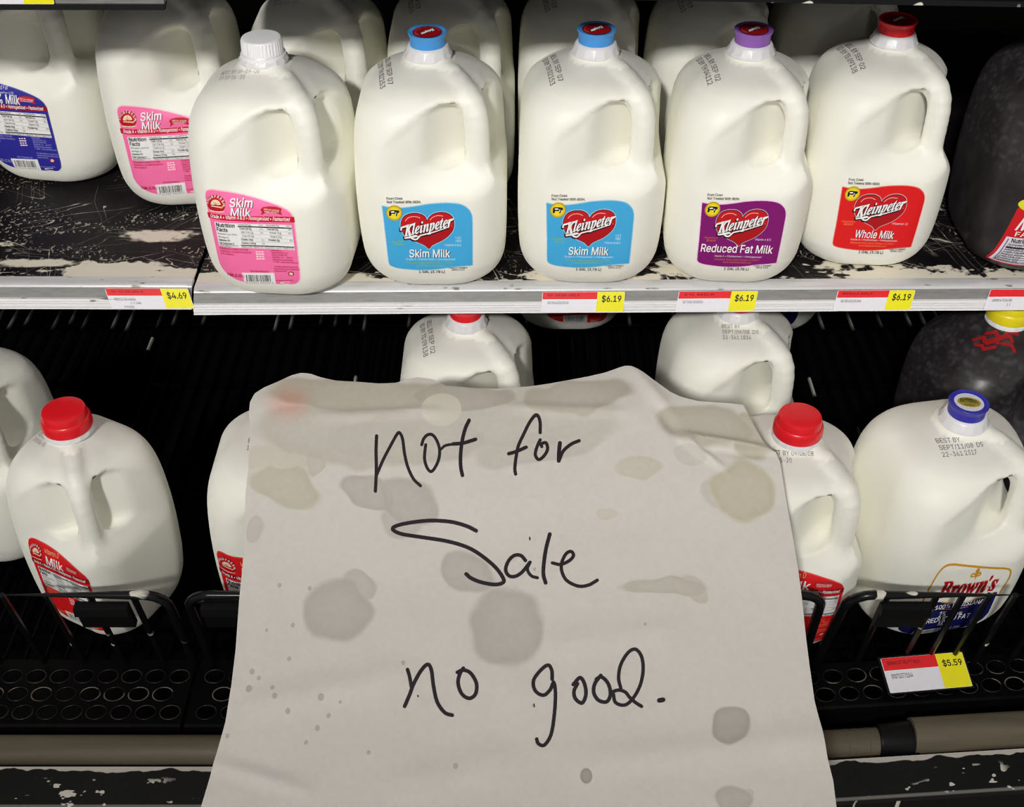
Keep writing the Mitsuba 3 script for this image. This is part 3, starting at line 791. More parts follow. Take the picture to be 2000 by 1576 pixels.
PINK = srgb(250, 116, 172)
K_SKIM = lay(kleinpeter(srgb(68, 172, 226), 'Skim Milk', {'gold': srgb(150, 195, 70), 'side': ['FAT', 'FREE', 'Vitamin A & D']}, srgb(150, 200, 235)), -0.003)
K_REDU = lay(kleinpeter(srgb(130, 20, 112), 'Reduced Fat Milk', {'gold': srgb(222, 120, 50), 'side': ['', 'Vitamin A & D']}, srgb(240, 190, 235)), 0.001)
K_WHOL = lay(kleinpeter(srgb(226, 28, 32), 'Whole Milk', {'gold': srgb(240, 150, 80), 'side': ['', 'Vitamin D']}, srgb(240, 120, 110)), 0.001)
S_SKIM = lay(shurfresh(PINK, srgb(196, 22, 48), 'Skim', None, srgb(170, 20, 70)), -0.013)
S_TWO = lay(shurfresh(srgb(46, 44, 150), srgb(150, 16, 40), '2% Milk', None, srgb(170, 175, 235)), -0.013)
S_MILK = lay(shurfresh(srgb(218, 28, 32), srgb(150, 12, 24), 'Milk', None, srgb(250, 150, 110)), 0.008)
S_MILK_L = lay(shurfresh(srgb(218, 28, 32), srgb(150, 12, 24), 'Milk', None, srgb(250, 150, 110)), -0.024)
B_TWO = lay(browns(), 0.001)
TEA = lay(tea(), 0.0)


def code_shape(t):
    v, f, n, c = t
    return shape_of(v, f, 'printed', normals=n, color=c)


CODES = {
    'k02': code_shape(side_code(['SELL BY SEP 07', 'ED BY TH 02153'])), 'k04': code_shape(side_code(['SELL BY SEP 02', 'ED BY TH 04112'])),
    'k09': code_shape(side_code(['SELL BY SEP 02', 'ED BY TS 09138'])),
    's09': code_shape(front_code(['BEST BY 09-09-08', '19 07 06-20'], -0.041, srgb(165, 158, 148))), 's08': code_shape(front_code(['BEST BY 09/08/08', '19 05-20'], -0.030)),
    'b06': code_shape(front_code(['BEST BY', 'SEPT/06/08  DS', '22-361 1834'], -0.020, length=0.038, h=0.0040)), 'b11': code_shape(front_code(['BEST BY', 'SEPT/11/08  DS', '22-361 2317'], -0.032, length=0.038, h=0.0040)),
    'tea': None}
_sq = Art(step=0.006)
for pts, w in (([(0, 0), (3, 5), (6, 3), (9, 9), (12, 8)], 2.6), ([(2, 8), (5, 12), (9, 11), (13, 17), (16, 16)], 2.6), ([(8, 3), (11, 12), (10, 18), (14, 22)], 2.4), ([(14, 10), (18, 14), (22, 13)], 2.4), ([(4, -2), (7, 0), (10, -1), (13, 5)], 2.4)):
    _sq.line(np.array(pts) * 0.0016, w * 0.0016, srgb(150, 24, 30), 1)
CODES['tea'] = code_shape(on_jug(_sq, [-0.040, -0.015, 0.30], [0.35, -0.94, 0], [0.94, 0.35, 0], [0, 0, -1]))

# ---------------------------------------------------------------- caps
def colored(vf, color, bsdf='cap_plastic', smooth=35):
    v, f = vf
    v, f, n = meshkit.arrays((v, f), smooth)
    return shape_of(v, f, bsdf, normals=n, color=np.tile(np.asarray(color, float), (len(v), 1)))


def flared_cap(color):
    return colored(lathe([(0.0166, 0.2395), (0.0170, 0.2400), (0.0168, 0.2475), (0.0171, 0.2500), (0.0182, 0.2516), (0.0184, 0.2530), (0.0178, 0.2536), (0.0160, 0.2530), (0.0150, 0.2524), (0.0, 0.2524)], 56), color)


def screw_cap(color):
    def ribs(a, i):
        return 1 + (0.012 * np.sign(np.sin(a * 36)) if 3 <= i <= 4 else 0)
    return colored(lathe([(0.0205, 0.2325), (0.0212, 0.2330), (0.0210, 0.2375), (0.0193, 0.2382), (0.0190, 0.2500), (0.0180, 0.2522), (0.0160, 0.2530), (0.0, 0.2530)], 144, ribs), color, smooth=28)


def domed_cap(color):
    return colored(lathe([(0.0210, 0.2355), (0.0224, 0.2358), (0.0228, 0.2368), (0.0226, 0.2440), (0.0215, 0.2466), (0.0206, 0.2475), (0.0202, 0.2520), (0.0192, 0.2545), (0.0170, 0.2556), (0.010, 0.2560), (0.0, 0.2561)], 56), color)


def collar(r=0.0206):
    def wob(a, i):
        return 1 + (0.035 * np.maximum(0, np.sin(a * 14)) if i in (2, 3) else 0)
    return colored(lathe([(0.0205, 0.2300), (r + 0.0022, 0.2304), (r + 0.0020, 0.2330), (r + 0.0002, 0.2350), (r - 0.0004, 0.2385), (r - 0.0022, 0.2412), (0.0150, 0.2416)], 84, wob), (0.72, 0.72, 0.74), smooth=50)


def disc_art(kind):
    a = Art()
    P = lambda r, n=10: Point(0, 0).buffer(r, quad_segs=n)
    if kind == 'heart':
        a.poly(P(0.0138), srgb(90, 10, 24), 1); a.poly(P(0.0132), srgb(158, 16, 26), 2)
        for i, ch in enumerate('KLEINPETER DAIRY FARMS'):
            t = math.radians(105 - i * 10)         # along the lower rim, read from the centre outwards
            if ch != ' ':
                a.text(ch, -0.0124 * math.sin(t), 0.0124 * math.cos(t), 0.0018, srgb(210, 120, 110), 3, rot=-t, align='c')
        w = affinity.translate(serif('Kleinpeter', 0.0048, 0.0155, 0.004), -0.0078, 0.004)
        a.poly(w.buffer(0.0010), BLACK, 3); a.poly(w.buffer(0.0002), WHITE, 4)
    else:
        a.poly(P(0.0134), srgb(205, 208, 222), 1); a.poly(affinity.scale(P(0.0100), 1.05, 0.72), srgb(165, 140, 50), 2)
        a.text('BROWNS', -0.0085, 0.0012, 0.0034, BLACK, 3, width=0.017, bold=True); a.text('DAIRY', -0.005, 0.0052, 0.0022, BLACK, 3, width=0.010, bold=True)
        a.line([(-0.007, -0.0035), (0.006, -0.0028)], 0.002, srgb(60, 90, 40), 3); a.line([(-0.003, -0.005), (0.003, -0.0045)], 0.001, BLACK, 3)
    return Art_flip(a)


def sticker(kind, rot):
    c, s = math.cos(rot), math.sin(rot)
    v, f, c_ = on_plane(disc_art(kind), [0, 0, 0.2526], [c, s, 0], [-s, c, 0], lift=0.00012)
    return shape_of(v, f, 'printed', color=c_)


HEART, OVAL = sticker('heart', -2.6), sticker('oval', -0.35)
SKY, VIOLET, RED, NAVY, CAPWHITE, YELLOW = srgb(72, 150, 222), srgb(140, 92, 176), srgb(222, 22, 34), srgb(48, 46, 160), srgb(238, 238, 242), srgb(228, 212, 30)
FLARED = {'sky': flared_cap(SKY), 'violet': flared_cap(VIOLET), 'red': flared_cap(RED), 'navy': flared_cap(NAVY)}
SCREW, DOME, YCAP = screw_cap(CAPWHITE), domed_cap(RED), domed_cap(YELLOW)
COLLAR = collar()
_ys = Art()
for i in range(5):
    _ys.line(smooth_line([(-0.012 + 0.005 * i, -0.006), (-0.009 + 0.005 * i, 0.0), (-0.012 + 0.005 * i, 0.005)]), 0.0012, srgb(200, 90, 30), 1)
_v, _f, _c = on_plane(Art_flip(_ys), [0, 0, 0.2562], [1, 0, 0], [0, 1, 0])
YMARK = shape_of(_v, _f, 'printed', color=_c)


# ---------------------------------------------------------------- the jugs
Z_UP, Z_LOW, Z_ROW = 0.950, 0.664, 0.682                # upper deck, lower wire deck, the raised tracks at its front


def jug(label, x, y, z, yaw=0.0, s=(1, 1, 1), cap=None, cap_label=None, mark=None, lab=None, lab_label=None, code=None, dark=False, group='gallon milk jugs'):
    k = thing('milk_jug' if not dark else 'tea_jug', label, 'milk jug' if not dark else 'jug', group)
    M = T().translate([x, y, z]).rotate([0, 0, 1], yaw).scale([s[0], s[1], s[2]])
    C = T().translate([x, y, z - 0.24 * (1 - s[2])]).rotate([0, 0, 1], yaw)
    put('body', DARK_SHAPE if dark else JUG_SHAPE, k, None, M)
    if cap is not None:
        put('collar', COLLAR, k, 'translucent ring below the cap', C)
        c = put('cap', cap, k, cap_label, C)
        if mark is not None:
            put('sticker', mark, c, None, C)
    if lab is not None:
        l = put('label', lab[0], k, lab_label, M)
        put('print', lab[1], l, None, M)
    if code is not None:
        put('date_code', CODES[code], k, None, M)
    return k


def cap_at(u, v, z, h=0.2525):
    p = at_z(u, v, z + h)
    return p[0], p[1]


# upper shelf, front row
jug('gallon milk jug with a white ribbed cap, overhanging the silver price rail', -0.2320, 1.066, Z_UP + 0.001, -4, (0.968, 1.0, 0.98), SCREW, 'white ribbed screw cap', None, S_SKIM, 'pink skim milk label', 's09')
jug('gallon milk jug with a sky blue cap, standing next to the white-capped jug', -0.0795, 1.085, Z_UP, 0, (0.972, 1, 0.97), FLARED['sky'], 'sky blue flared cap', HEART, K_SKIM, 'light blue skim milk label', 'k02')
jug('gallon milk jug with a sky blue cap, standing next to the purple-capped jug', 0.0795, 1.089, Z_UP, -1, (0.955, 1, 0.975), FLARED['sky'], 'sky blue flared cap', HEART, K_SKIM, 'light blue skim milk label', 'k02')
jug('gallon milk jug with a purple cap and purple reduced fat milk label', 0.2275, 1.090, Z_UP, -3, (0.925, 1, 0.972), FLARED['violet'], 'purple flared cap', HEART, K_REDU, 'purple reduced fat milk label', 'k04')
jug('gallon milk jug with a red flared cap and red whole milk label', 0.3720, 1.122, Z_UP, -4, (0.925, 1, 0.96), FLARED['red'], 'red flared cap', HEART, K_WHOL, 'red whole milk label', 'k09')
jug('dark jug of tea with a red and yellow label, right end of the upper shelf', 0.5530, 1.112, Z_UP, 2, (1.03, 1.0, 1), FLARED['red'], None, None, TEA, 'red label with a yellow oval', 'tea', dark=True, group='dark gallon jugs')
# upper shelf, further back
ZL = Z_UP + 0.0057
jug('gallon milk jug with a blue 2% milk label, far left, set back', -0.527, 1.292, ZL, -9, (1, 1, 1), SCREW, None, None, S_TWO, 'dark blue 2% milk label', 's09')
jug('gallon milk jug with a pink label, half hidden to the left of the white-capped jug', -0.369, 1.238, ZL, 6, (0.96, 1, 1), SCREW, None, None, S_SKIM, 'pink skim milk label', 's09')
jug('gallon milk jug directly behind the white-capped jug', -0.210, 1.245, Z_UP, 0, (0.95, 1, 1), SCREW, None, None, S_SKIM, None, 's09')
for (bx, by, txt, cap) in ((-0.066, 1.255, 'gallon milk jug behind the left one of the two sky blue caps', 'sky'), (0.0760, 1.258, 'gallon milk jug behind the right one of the two sky blue caps', 'sky'),
                           (0.2180, 1.258, 'gallon milk jug behind the purple cap', 'violet'), (0.366, 1.310, 'gallon milk jug behind the red flared cap of the whole milk', 'red')):
    jug(txt, bx, by, Z_UP, 0, (0.905, 0.98, 1), FLARED[cap], None, HEART, {'sky': K_SKIM, 'violet': K_REDU, 'red': K_WHOL}[cap], None, 'k02')

# lower shelf, front row
x, y = cap_at(122, 803, Z_ROW)
jug('gallon milk jug turned handle first, red domed cap, behind the left wire fence', x + 0.001, y, Z_ROW, -27, (0.80, 0.82, 1), DOME, 'red domed cap', None, S_MILK, 'red milk label', 's09')
jug('gallon milk jug cut off by the left edge of the picture, lower shelf', -0.572, 0.955, Z_ROW - 0.005, 0, (1, 1, 1), DOME, None, None, None, None, 's09')
x, y = cap_at(562, 795, Z_ROW)
jug('gallon milk jug showing its left side beside the left edge of the paper sign', x - 0.010, y + 0.004, Z_ROW - 0.002, 0, (0.97, 1, 1), DOME, None, None, S_MILK_L, 'red label', 's08')
x, y = cap_at(1567, 815, Z_ROW)
jug('gallon milk jug with a red domed cap, at the right edge of the paper sign', x - 0.002, y, Z_ROW, 0, (0.95, 1, 1), DOME, 'red domed cap', None, S_MILK, 'red milk label', 's08')
x, y = cap_at(1880, 786, Z_ROW)
jug('gallon milk jug with a dark blue cap and navy label, behind the right wire fence', x + 0.006, y, Z_ROW, 10, (1.03, 1.02, 1), FLARED['navy'], 'dark blue flared cap', OVAL, B_TWO, 'navy label', 'b11')
# under the paper: these carry it
jug('gallon milk jug under the paper sign, below its word not', -0.054, 0.850, Z_ROW - 0.004, 0, (0.93, 1, 1), SCREW, None, None, None, None, None)
jug('gallon milk jug under the paper sign, its cap lifting the peak of the sheet', 0.100, 0.858, Z_ROW - 0.004, 0, (0.97, 1, 1), DOME, None, None, None, None, None)
# lower shelf, further back
jug('gallon milk jug with a sideways date code, behind the top edge of the paper sign', -0.049, 1.040, Z_LOW, 0, (0.98, 1, 1), FLARED['red'], 'red flared cap', None, K_WHOL, None, 'k09')
jug('gallon milk jug with three lines of date code, behind the paper sign', 0.244, 1.058, Z_LOW, 0, (1.0, 1, 1), FLARED['red'], 'red flared cap', None, B_TWO, None, 'b06')
jug('gallon milk jug far back below the price rail, red label', 0.079, 1.405, Z_LOW, 0, (1, 1, 1), FLARED['red'], None, None, S_MILK, None, None)
jug('gallon milk jug far back below the price rail, navy label', 0.350, 1.400, Z_LOW, 0, (1, 1, 1), FLARED['navy'], None, None, B_TWO, None, None)
jug('dark jug of tea with a yellow cap, under the right end of the price rail', 0.530, 1.045, Z_LOW, 8, (1.02, 1.0, 1), YCAP, 'yellow cap', YMARK, None, None, 'tea', dark=True, group='dark gallon jugs')

# ---------------------------------------------------------------- shelves
SK = 0.0102                                             # the main shelf stands at a slight angle to the camera


def structure(name, shape):
    k = put(name, shape, kind='structure')
    return k


structure('wall_back', shape_of(*bbox(-1.4, 1.4, 1.80, 1.83, 0.0, 2.0), 'black_plain'))
scene['shop_floor'] = {'type': 'diffuse', 'reflectance': rgb((0.34, 0.32, 0.29))}
structure('floor', shape_of(*bbox(-4, 4, -4, 2.0, -0.02, 0.0), 'shop_floor'))
structure('trim_3', shape_of(*bbox(-1.4, 1.4, 0.648, 1.80, 0.560, 0.575), 'black_plain'))
structure('trim_4', shape_of(*bbox(-1.4, 1.4, 0.606, 0.640, 0.0, 0.572), 'black_plain'))
structure('wall_left', shape_of(*bbox(-1.42, -1.40, 0.62, 1.83, 0.0, 2.0), 'black_plain'))
structure('wall_right', shape_of(*bbox(1.40, 1.42, 0.62, 1.83, 0.0, 2.0), 'black_plain'))


def shelf(label, x0, x1, dy, dz, skew, tags=()):
    """A shelf: sheet deck, bull-nosed rail, grey channel and white ribbed ticket strip."""
    k = thing('display_shelf', label, 'shelf', 'display shelves')
    sh = lambda pts: [(a + dy, b + Z_UP + 0.681 + dz) for a, b in pts]
    put('deck', shape_of(*extrude_x(sh([(1.036, -0.6812), (1.70, -0.6812), (1.70, -0.6835), (1.036, -0.6835)]), x0, x1, skew), 'worn_black_deck'), k, 'black sheet deck scratched and worn to pale metal')
    put('bull_nose', shape_of(*extrude_x(sh([(1.0375, -0.6835), (1.0372, -0.6812), (1.0345, -0.6811), (1.0300, -0.6812), (1.0268, -0.6817), (1.0245, -0.6826), (1.0232, -0.6838), (1.0226, -0.6850), (1.0235, -0.6862), (1.036, -0.6862)]), x0, x1, skew), 'rail_metal', smooth=40), k, 'rounded silver front edge')
    put('channel', shape_of(*extrude_x(sh([(1.0232, -0.6850), (1.0145, -0.6922), (1.0165, -0.6930), (1.0240, -0.6868)]), x0, x1, skew), 'rail_grey'), k, 'grey recessed channel')
    for pts in ([(1.0112, -0.6918), (1.0104, -0.6946), (1.0125, -0.6950), (1.0165, -0.6924)], [(1.0110, -0.6955), (1.0104, -0.6965), (1.0130, -0.6968), (1.0130, -0.6955)], [(1.0104, -0.6973), (1.0098, -0.7004), (1.0120, -0.7006), (1.0130, -0.6973)]):
        put('rail_rib', shape_of(*extrude_x(sh(pts), x0, x1, skew), 'rail_white'), k)
    put('bottom_lip', shape_of(*extrude_x(sh([(1.0086, -0.7014), (1.0082, -0.7024), (1.016, -0.7036), (1.020, -0.7014)]), x0, x1, skew), 'rail_white'), k)
    put('under_frame', shape_of(*extrude_x(sh([(1.0145, -0.6950), (1.0240, -0.6872), (1.036, -0.6868), (1.036, -0.7010), (1.0125, -0.7010)]), x0, x1, skew), 'black_plain'), k)
    return k


X_SEAM = -0.3285
shelf('long upper shelf section with worn black deck and silver price rail', X_SEAM + 0.0015, 0.95, 0, 0, SK)
shelf('short upper shelf section under the blue 2% jug, silver price rail', -0.95, X_SEAM, 0.002 - SK * 0.45, 0.0055, -0.004)


def top_shelf(label, x0, x1, zb, dz_dx, grey):
    k = thing('display_shelf', label, 'shelf', 'display shelves')
    def tilt(vf):
        v, f = vf
        v = v.copy(); v[:, 2] += dz_dx * v[:, 0]
        return v, f
    z = CZ + zb
    put('deck', shape_of(*tilt(extrude_x([(1.01, z + 0.004), (1.70, z + 0.004), (1.70, z + 0.012), (1.01, z + 0.012)], x0, x1)), 'black_plain'), k)
    put('lower_lip', shape_of(*tilt(extrude_x([(0.999, z), (1.004, z - 0.0005), (1.012, z + 0.0035), (1.012, z + 0.005), (1.000, z + 0.0045)], x0, x1)), 'black_wire'), k, 'black lip with paint drips')
    put('price_rail', shape_of(*tilt(extrude_x([(1.002, z + 0.0045), (1.0005, z + 0.020), (1.004, z + 0.034), (1.012, z + 0.034), (1.012, z + 0.0045)], x0, x1)), 'rail_grey' if grey else 'black_wire'), k)
    return k


top_shelf('left section of the topmost shelf, grey price rail at the upper edge', -0.95, -0.2965, -0.3825, -0.002, True)
top_shelf('right section of the topmost shelf, black lip sagging to the right', -0.286, 0.95, -0.3713, -0.0185, False)


# ---------------------------------------------------------------- price tags
def price_tag(label, o, a, b, w, h, price, number, extra=(), slant=0.0, red_text='', ph=0.30):
    """A paper ticket, w x h metres, lower left corner o, along the unit vectors a and b; slant leans it like a card pushed into its strip."""
    o, a, b = (np.asarray(t, float) for t in (o, a, b))
    n = np.cross(a, b); n /= np.linalg.norm(n)
    k = thing('price_tag', label, 'price tag', 'shelf price tags')
    lean = np.array([slant * h, 0])
    R = 0.0012
    outline = Polygon([(0, 0), (w, 0), (w + lean[0], h), (lean[0], h)]).buffer(-R).buffer(R, quad_segs=4)
    m = trimesh.creation.extrude_polygon(outline, 0.0005, engine='earcut')
    v, f = tm(m)
    put('card', shape_of(o + v[:, :1] * a + v[:, 1:2] * b + (v[:, 2:] - 0.0005) * n, f, 'printed', color=np.tile(srgb(228, 226, 234), (len(v), 1))), k, 'white card')
    A = Art(lambda p: p + np.stack([p[:, 1] / h * lean[0], p[:, 1] * 0], 1))
    u = 0.665 * w
    A.poly(sbox(0.0006, 0.64 * h, u, h - 0.0002), srgb(226, 32, 38), 0)
    A.poly(sbox(u, 0.0002, w - 0.0004, h - 0.0002), srgb(236, 228, 26), 0)
    B = lambda s, x, y, hh, ww, c=BLACK, bold=False: A.raw(*(lambda v, f, wd: (np.stack([x + v[:, 0] * ww / wd, y + v[:, 1] * hh], 1), f))(*text_flat(s, bold)), c, 1)
    B(price, u + 0.16 * (w - u), (0.80 - ph) * h, ph * h, 0.72 * (w - u), bold=True)
    B(number, 0.07 * w, 0.40 * h, 0.13 * h, 0.26 * w)
    for s, x, y, hh, ww in extra:
        B(s, x * w, y * h, hh * h, ww * w)
    if red_text:
        B(red_text, 0.06 * w, 0.79 * h, 0.10 * h, 0.40 * w, srgb(110, 10, 20), True)
    v, f, c = on_plane(A, o, a, b)
    put('print', shape_of(v, f, 'printed', color=c), k, 'red and yellow print with the price')
    return k


def rail_tag(label, u0, u1, price, number, dz=0.0, dy=0.0, sk=SK, **kw):
    lo, hi = np.array([1.0070, -0.7003]), np.array([1.0162, -0.6820])
    pz = lambda q, x: np.array([x, q[0] + dy + sk * x, q[1] + Z_UP + 0.681 + dz])
    x0 = (u0 - 1000) / F * 1.190; x1 = (u1 - 1000) / F * 1.190
    o = pz(lo, x0)
    a = pz(lo, x1) - o; w = np.linalg.norm(a); a /= w
    b = pz(hi, x0) - o; h = np.linalg.norm(b); b /= h
    price_tag(label, o, a, b, w, h, price, number, slant=kw.pop('slant', 0.0), **kw)


rail_tag('price tag reading $4.69 on the left rail section', 199, 365, '$4.69', '0001116146464', 0.0055, 0.002 - SK * 0.45, -0.004, extra=[('6 1 GAL', 0.25, 0.22, 0.10, 0.14), ('992250', 0.16, 0.03, 0.10, 0.12)], red_text='SF SKIM MILK', slant=-0.28)
rail_tag('price tag reading $6.19 below the right one of the two blue skim milk labels', 1058, 1224, '$6.19', '0070543100036', red_text='KP SKIM MILK', slant=0.07)
rail_tag('price tag reading $6.19 below the purple label', 1328, 1487, '$6.19', '0070543100024', red_text='2% MILK', slant=0.16)
rail_tag('price tag reading $6.19 below the red whole milk label', 1645, 1801, '$6.19', '0070543104046', red_text='WHOLE MILK', slant=0.22)
rail_tag('price tag cut off by the right edge of the picture, below the dark tea jug', 1949, 2103, '$2.59', '0000147504186', extra=[('1 1', 0.28, 0.18, 0.12, 0.05)], slant=0.28)


def top_tag(label, u0, u1, zb, dz_dx):
    x0, x1 = (u0 - 1000) / F * 1.02, (u1 - 1000) / F * 1.02
    z = CZ + zb + 0.0048 + dz_dx * x0
    a = np.array([1, 0, dz_dx]); a /= np.linalg.norm(a)
    price_tag(label, [x0, 0.9995, z], a, [0, -0.02, 1.0], x1 - x0, 0.027, '$5.29', '0001116146')


top_tag('price tag at the upper left corner, its yellow end beside the grey rail', -60, 113, -0.3825, -0.002)
top_tag('price tag on the topmost rail above the purple cap', 1450, 1614, -0.3713, -0.0185)
top_tag('price tag on the topmost rail above the red flared cap', 1640, 1806, -0.3713, -0.0185)
top_tag('price tag on the topmost rail above the right one of the sky blue caps', 1245, 1408, -0.3713, -0.0185)

# ---------------------------------------------------------------- the lower wire deck
rack = thing('wire_rack', 'black wire rack of rods running back under the price rail on the lower shelf', 'rack')
for i in range(-38, 39):
    xr = i * 0.0207
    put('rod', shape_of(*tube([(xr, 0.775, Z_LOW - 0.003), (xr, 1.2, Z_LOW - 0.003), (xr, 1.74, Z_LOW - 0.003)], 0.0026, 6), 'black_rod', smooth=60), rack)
for yr in (0.80, 1.02, 1.235, 1.372, 1.60):
    put('cross_bar', shape_of(*tube([(-0.80, yr, Z_LOW - 0.009), (0, yr, Z_LOW - 0.009), (0.80, yr, Z_LOW - 0.009)], 0.0034, 6), 'black_matte', smooth=60), rack)
for xr in (-0.55, -0.2, 0.2, 0.55):
    put('leg', shape_of(*bbox(xr - 0.01, xr + 0.01, 1.0, 1.02, 0.573, Z_LOW - 0.012, 0.002), 'black_plain'), rack)

# ---------------------------------------------------------------- wire fences in front of the lower jugs
def fence(label, x0, x1, uprights, clip=None, second=False, corner=0.022, lean0=0.0, lean1=0.0):
    """Front stop of one lane: bent top rail with posts at both ends, thin uprights and a plastic ticket clip."""
    k = thing('wire_fence', label, 'wire fence', 'wire fences along the front of the lower shelf')
    top, bot = np.array([0.735, CZ - 0.826]), np.array([0.760, CZ - 0.962 + 0.0075])
    def at(x, t):
        q = top + (bot - top) * t
        return np.array([x, q[0], q[1]])
    L = np.linalg.norm(bot - top)
    path = [at(x0 + lean0, 1.0), at(x0 + lean0 * 0.5, 0.6), at(x0, corner / L)]
    for t in np.linspace(0.2, 1, 5) * math.pi / 2:
        path.append(at(x0 + corner * (1 - math.cos(t)), corner / L * (1 - math.sin(t))))
    path.append(at((x0 + x1) / 2, 0.0))
    for t in np.linspace(1, 0.2, 5) * math.pi / 2:
        path.append(at(x1 - corner * (1 - math.cos(t)), corner / L * (1 - math.sin(t))))
    path += [at(x1, corner / L), at(x1 + lean1 * 0.5, 0.6), at(x1 + lean1, 1.0)]
    put('frame', shape_of(*tube(path, 0.0047, 8), 'black_wire', smooth=50), k, 'bent top rail with its two posts')
    if second:
        put('second_rail', shape_of(*tube([at(x0 + 0.006, 0.085), at((x0 + x1) / 2, 0.085), at(x1 - 0.006, 0.085)], 0.0024, 8), 'black_wire', smooth=50), k)
    for xu in uprights:
        p = [at(xu, 0.0), at(xu, 0.5), at(xu, 1.0)]
        put('upright', shape_of(*tube(p, 0.0030, 6), 'black_wire', smooth=50), k)
    if clip:
        a, b = clip
        q0, q1 = at(0, 0.035), at(0, 0.30)
        d = (q1 - q0); n = np.array([0, -d[2], d[1]]); n = -n / np.linalg.norm(n) if n[1] > 0 else n / np.linalg.norm(n)
        prof = [q0 + n * 0.004, q0 + n * 0.013, q0 + d * 0.25 + n * 0.0155, q0 + d * 0.30 + n * 0.0105, q1 + n * 0.0115, q1 + n * 0.004]
        put('ticket_clip', shape_of(*extrude_x([(p[1], p[2]) for p in prof], a, b), 'black_plain'), k, 'black plastic ticket clip')
    return k


fence('black wire fence in front of the handle-first jug at the lower left', -0.640, -0.318, [-0.60, -0.556, -0.512, -0.468, -0.428, -0.388, -0.348], clip=(-0.401, -0.352))
fence('black wire fence running behind the left edge of the paper sign', -0.300, -0.012, [-0.24, -0.19, -0.14, -0.09, -0.05], clip=(-0.285, -0.245), second=True)
fence('black wire fence coming out from behind the right edge of the paper sign', 0.010, 0.2865, [0.06, 0.11, 0.16, 0.21, 0.252], corner=0.020, lean1=0.004)
fence('black wire fence in front of the jug with the navy label', 0.3085, 0.640, [0.345, 0.390, 0.414, 0.438, 0.462, 0.497, 0.53, 0.56, 0.60], clip=(0.338, 0.384), corner=0.024, lean0=-0.004)

# ---------------------------------------------------------------- perforated air grille, pipe, bumper
VZ = CZ - 0.962


def vent(label, x0, x1, skew=0.0, xoff=0.0, back=0.0):
    k = thing('air_grille', label, 'grille', 'perforated air grilles')
    pitch, row = 0.0238, 0.0190
    rect = sbox(x0, 0.690, x1, 0.768 - back * 2)
    holes = []
    for r in range(3):
        if r == 2 and back:
            continue
        yc = 0.704 + r * 0.0215
        n = int((x1 - x0) / pitch) + 2
        for i in range(-1, n):
            xc = x0 + xoff + (i + 0.5 * (r % 2)) * pitch + 0.012
            h = affinity.scale(Point(xc, yc).buffer(1, quad_segs=6), 0.0098, 0.0082)
            if xc - 0.011 > x0 and xc + 0.011 < x1:
                holes.append(h)
    m = trimesh.creation.extrude_polygon(rect.difference(unary_union(holes)), 0.0022, engine='earcut')
    v, f = tm(m)
    v = np.stack([v[:, 0], v[:, 1] + back + skew * (v[:, 0] - 0.2), VZ + v[:, 2]], 1)
    put('perforated_plate', shape_of(v, f, 'vent_paint'), k, 'black plate with rows of oval holes')
    # rolled rims of the holes
    for h in holes:
        c = np.array(h.exterior.coords)[:-1:1]
        c = np.vstack([c, c[:1]])
        p = np.stack([c[:, 0], c[:, 1] + back + skew * (c[:, 0] - 0.2), np.full(len(c), VZ + 0.0022)], 1)
        put('hole_rim', shape_of(*tube(p, 0.0007, 4), 'rim_paint', smooth=True), k)
    put('front_flange', shape_of(*(lambda vf: (np.stack([vf[0][:, 0], vf[0][:, 1] + back + skew * (vf[0][:, 0] - 0.2), vf[0][:, 2]], 1), vf[1]))(bbox(x0, x1, 0.687, 0.691, VZ - 0.03, VZ + 0.0022)), 'black_plain'), k)
    return k


vent('black perforated air grille below the left wire fence', -0.70, -0.318, 0, 0.0)
vent('black perforated air grille beside the left edge of the paper sign', -0.314, -0.02, 0, 0.006)
vent('black perforated air grille below the $5.59 tag', 0.22, 0.70, 0.07, 0.004, 0.013)


def skewed(vf, s):
    v, f = vf
    v = v.copy(); v[:, 1] += s * np.where(v[:, 0] > 0.2, v[:, 0] - 0.2, 0)
    return v, f


pipe = thing('pipe', 'dull beige pipe along the front edge of the case, lower left of the paper sign', 'pipe', 'beige pipes along the front edge')
put('tube', shape_of(*tube([(-0.85, 0.666, CZ - 0.968), (-0.4, 0.666, CZ - 0.968), (0.02, 0.666, CZ - 0.968)], 0.0150, 24), 'pipe_paint', smooth=50), pipe)
pipe = thing('pipe', 'dull beige pipe with a black coupling, lower right of the paper sign', 'pipe', 'beige pipes along the front edge')
put('tube', shape_of(*skewed(tube([(0.20, 0.666, CZ - 0.969), (0.29, 0.666, CZ - 0.969), (0.358, 0.666, CZ - 0.969)], 0.0142, 24), 0.07), 'pipe_paint', smooth=50), pipe)
for xr in (0.318, 0.326, 0.338):
    put('ring', shape_of(*skewed(tube([(xr, 0.666, CZ - 0.969), (xr + 0.001, 0.666, CZ - 0.969)], 0.0146, 24), 0.07), 'pipe_paint', smooth=50), pipe)
put('coupling', shape_of(*skewed(tube([(0.348, 0.666, CZ - 0.968), (0.350, 0.666, CZ - 0.968), (0.383, 0.666, CZ - 0.968), (0.386, 0.666, CZ - 0.968)], [0.0150, 0.0165, 0.0185, 0.0172], 24), 0.07), 'black_plain', smooth=50), pipe, 'black coupling')
put('sleeve', shape_of(*skewed(tube([(0.380, 0.666, CZ - 0.963), (0.6, 0.666, CZ - 0.963), (0.85, 0.666, CZ - 0.963)], 0.0178, 28), 0.07), 'pipe_paint', smooth=50), pipe, 'thicker beige sleeve')

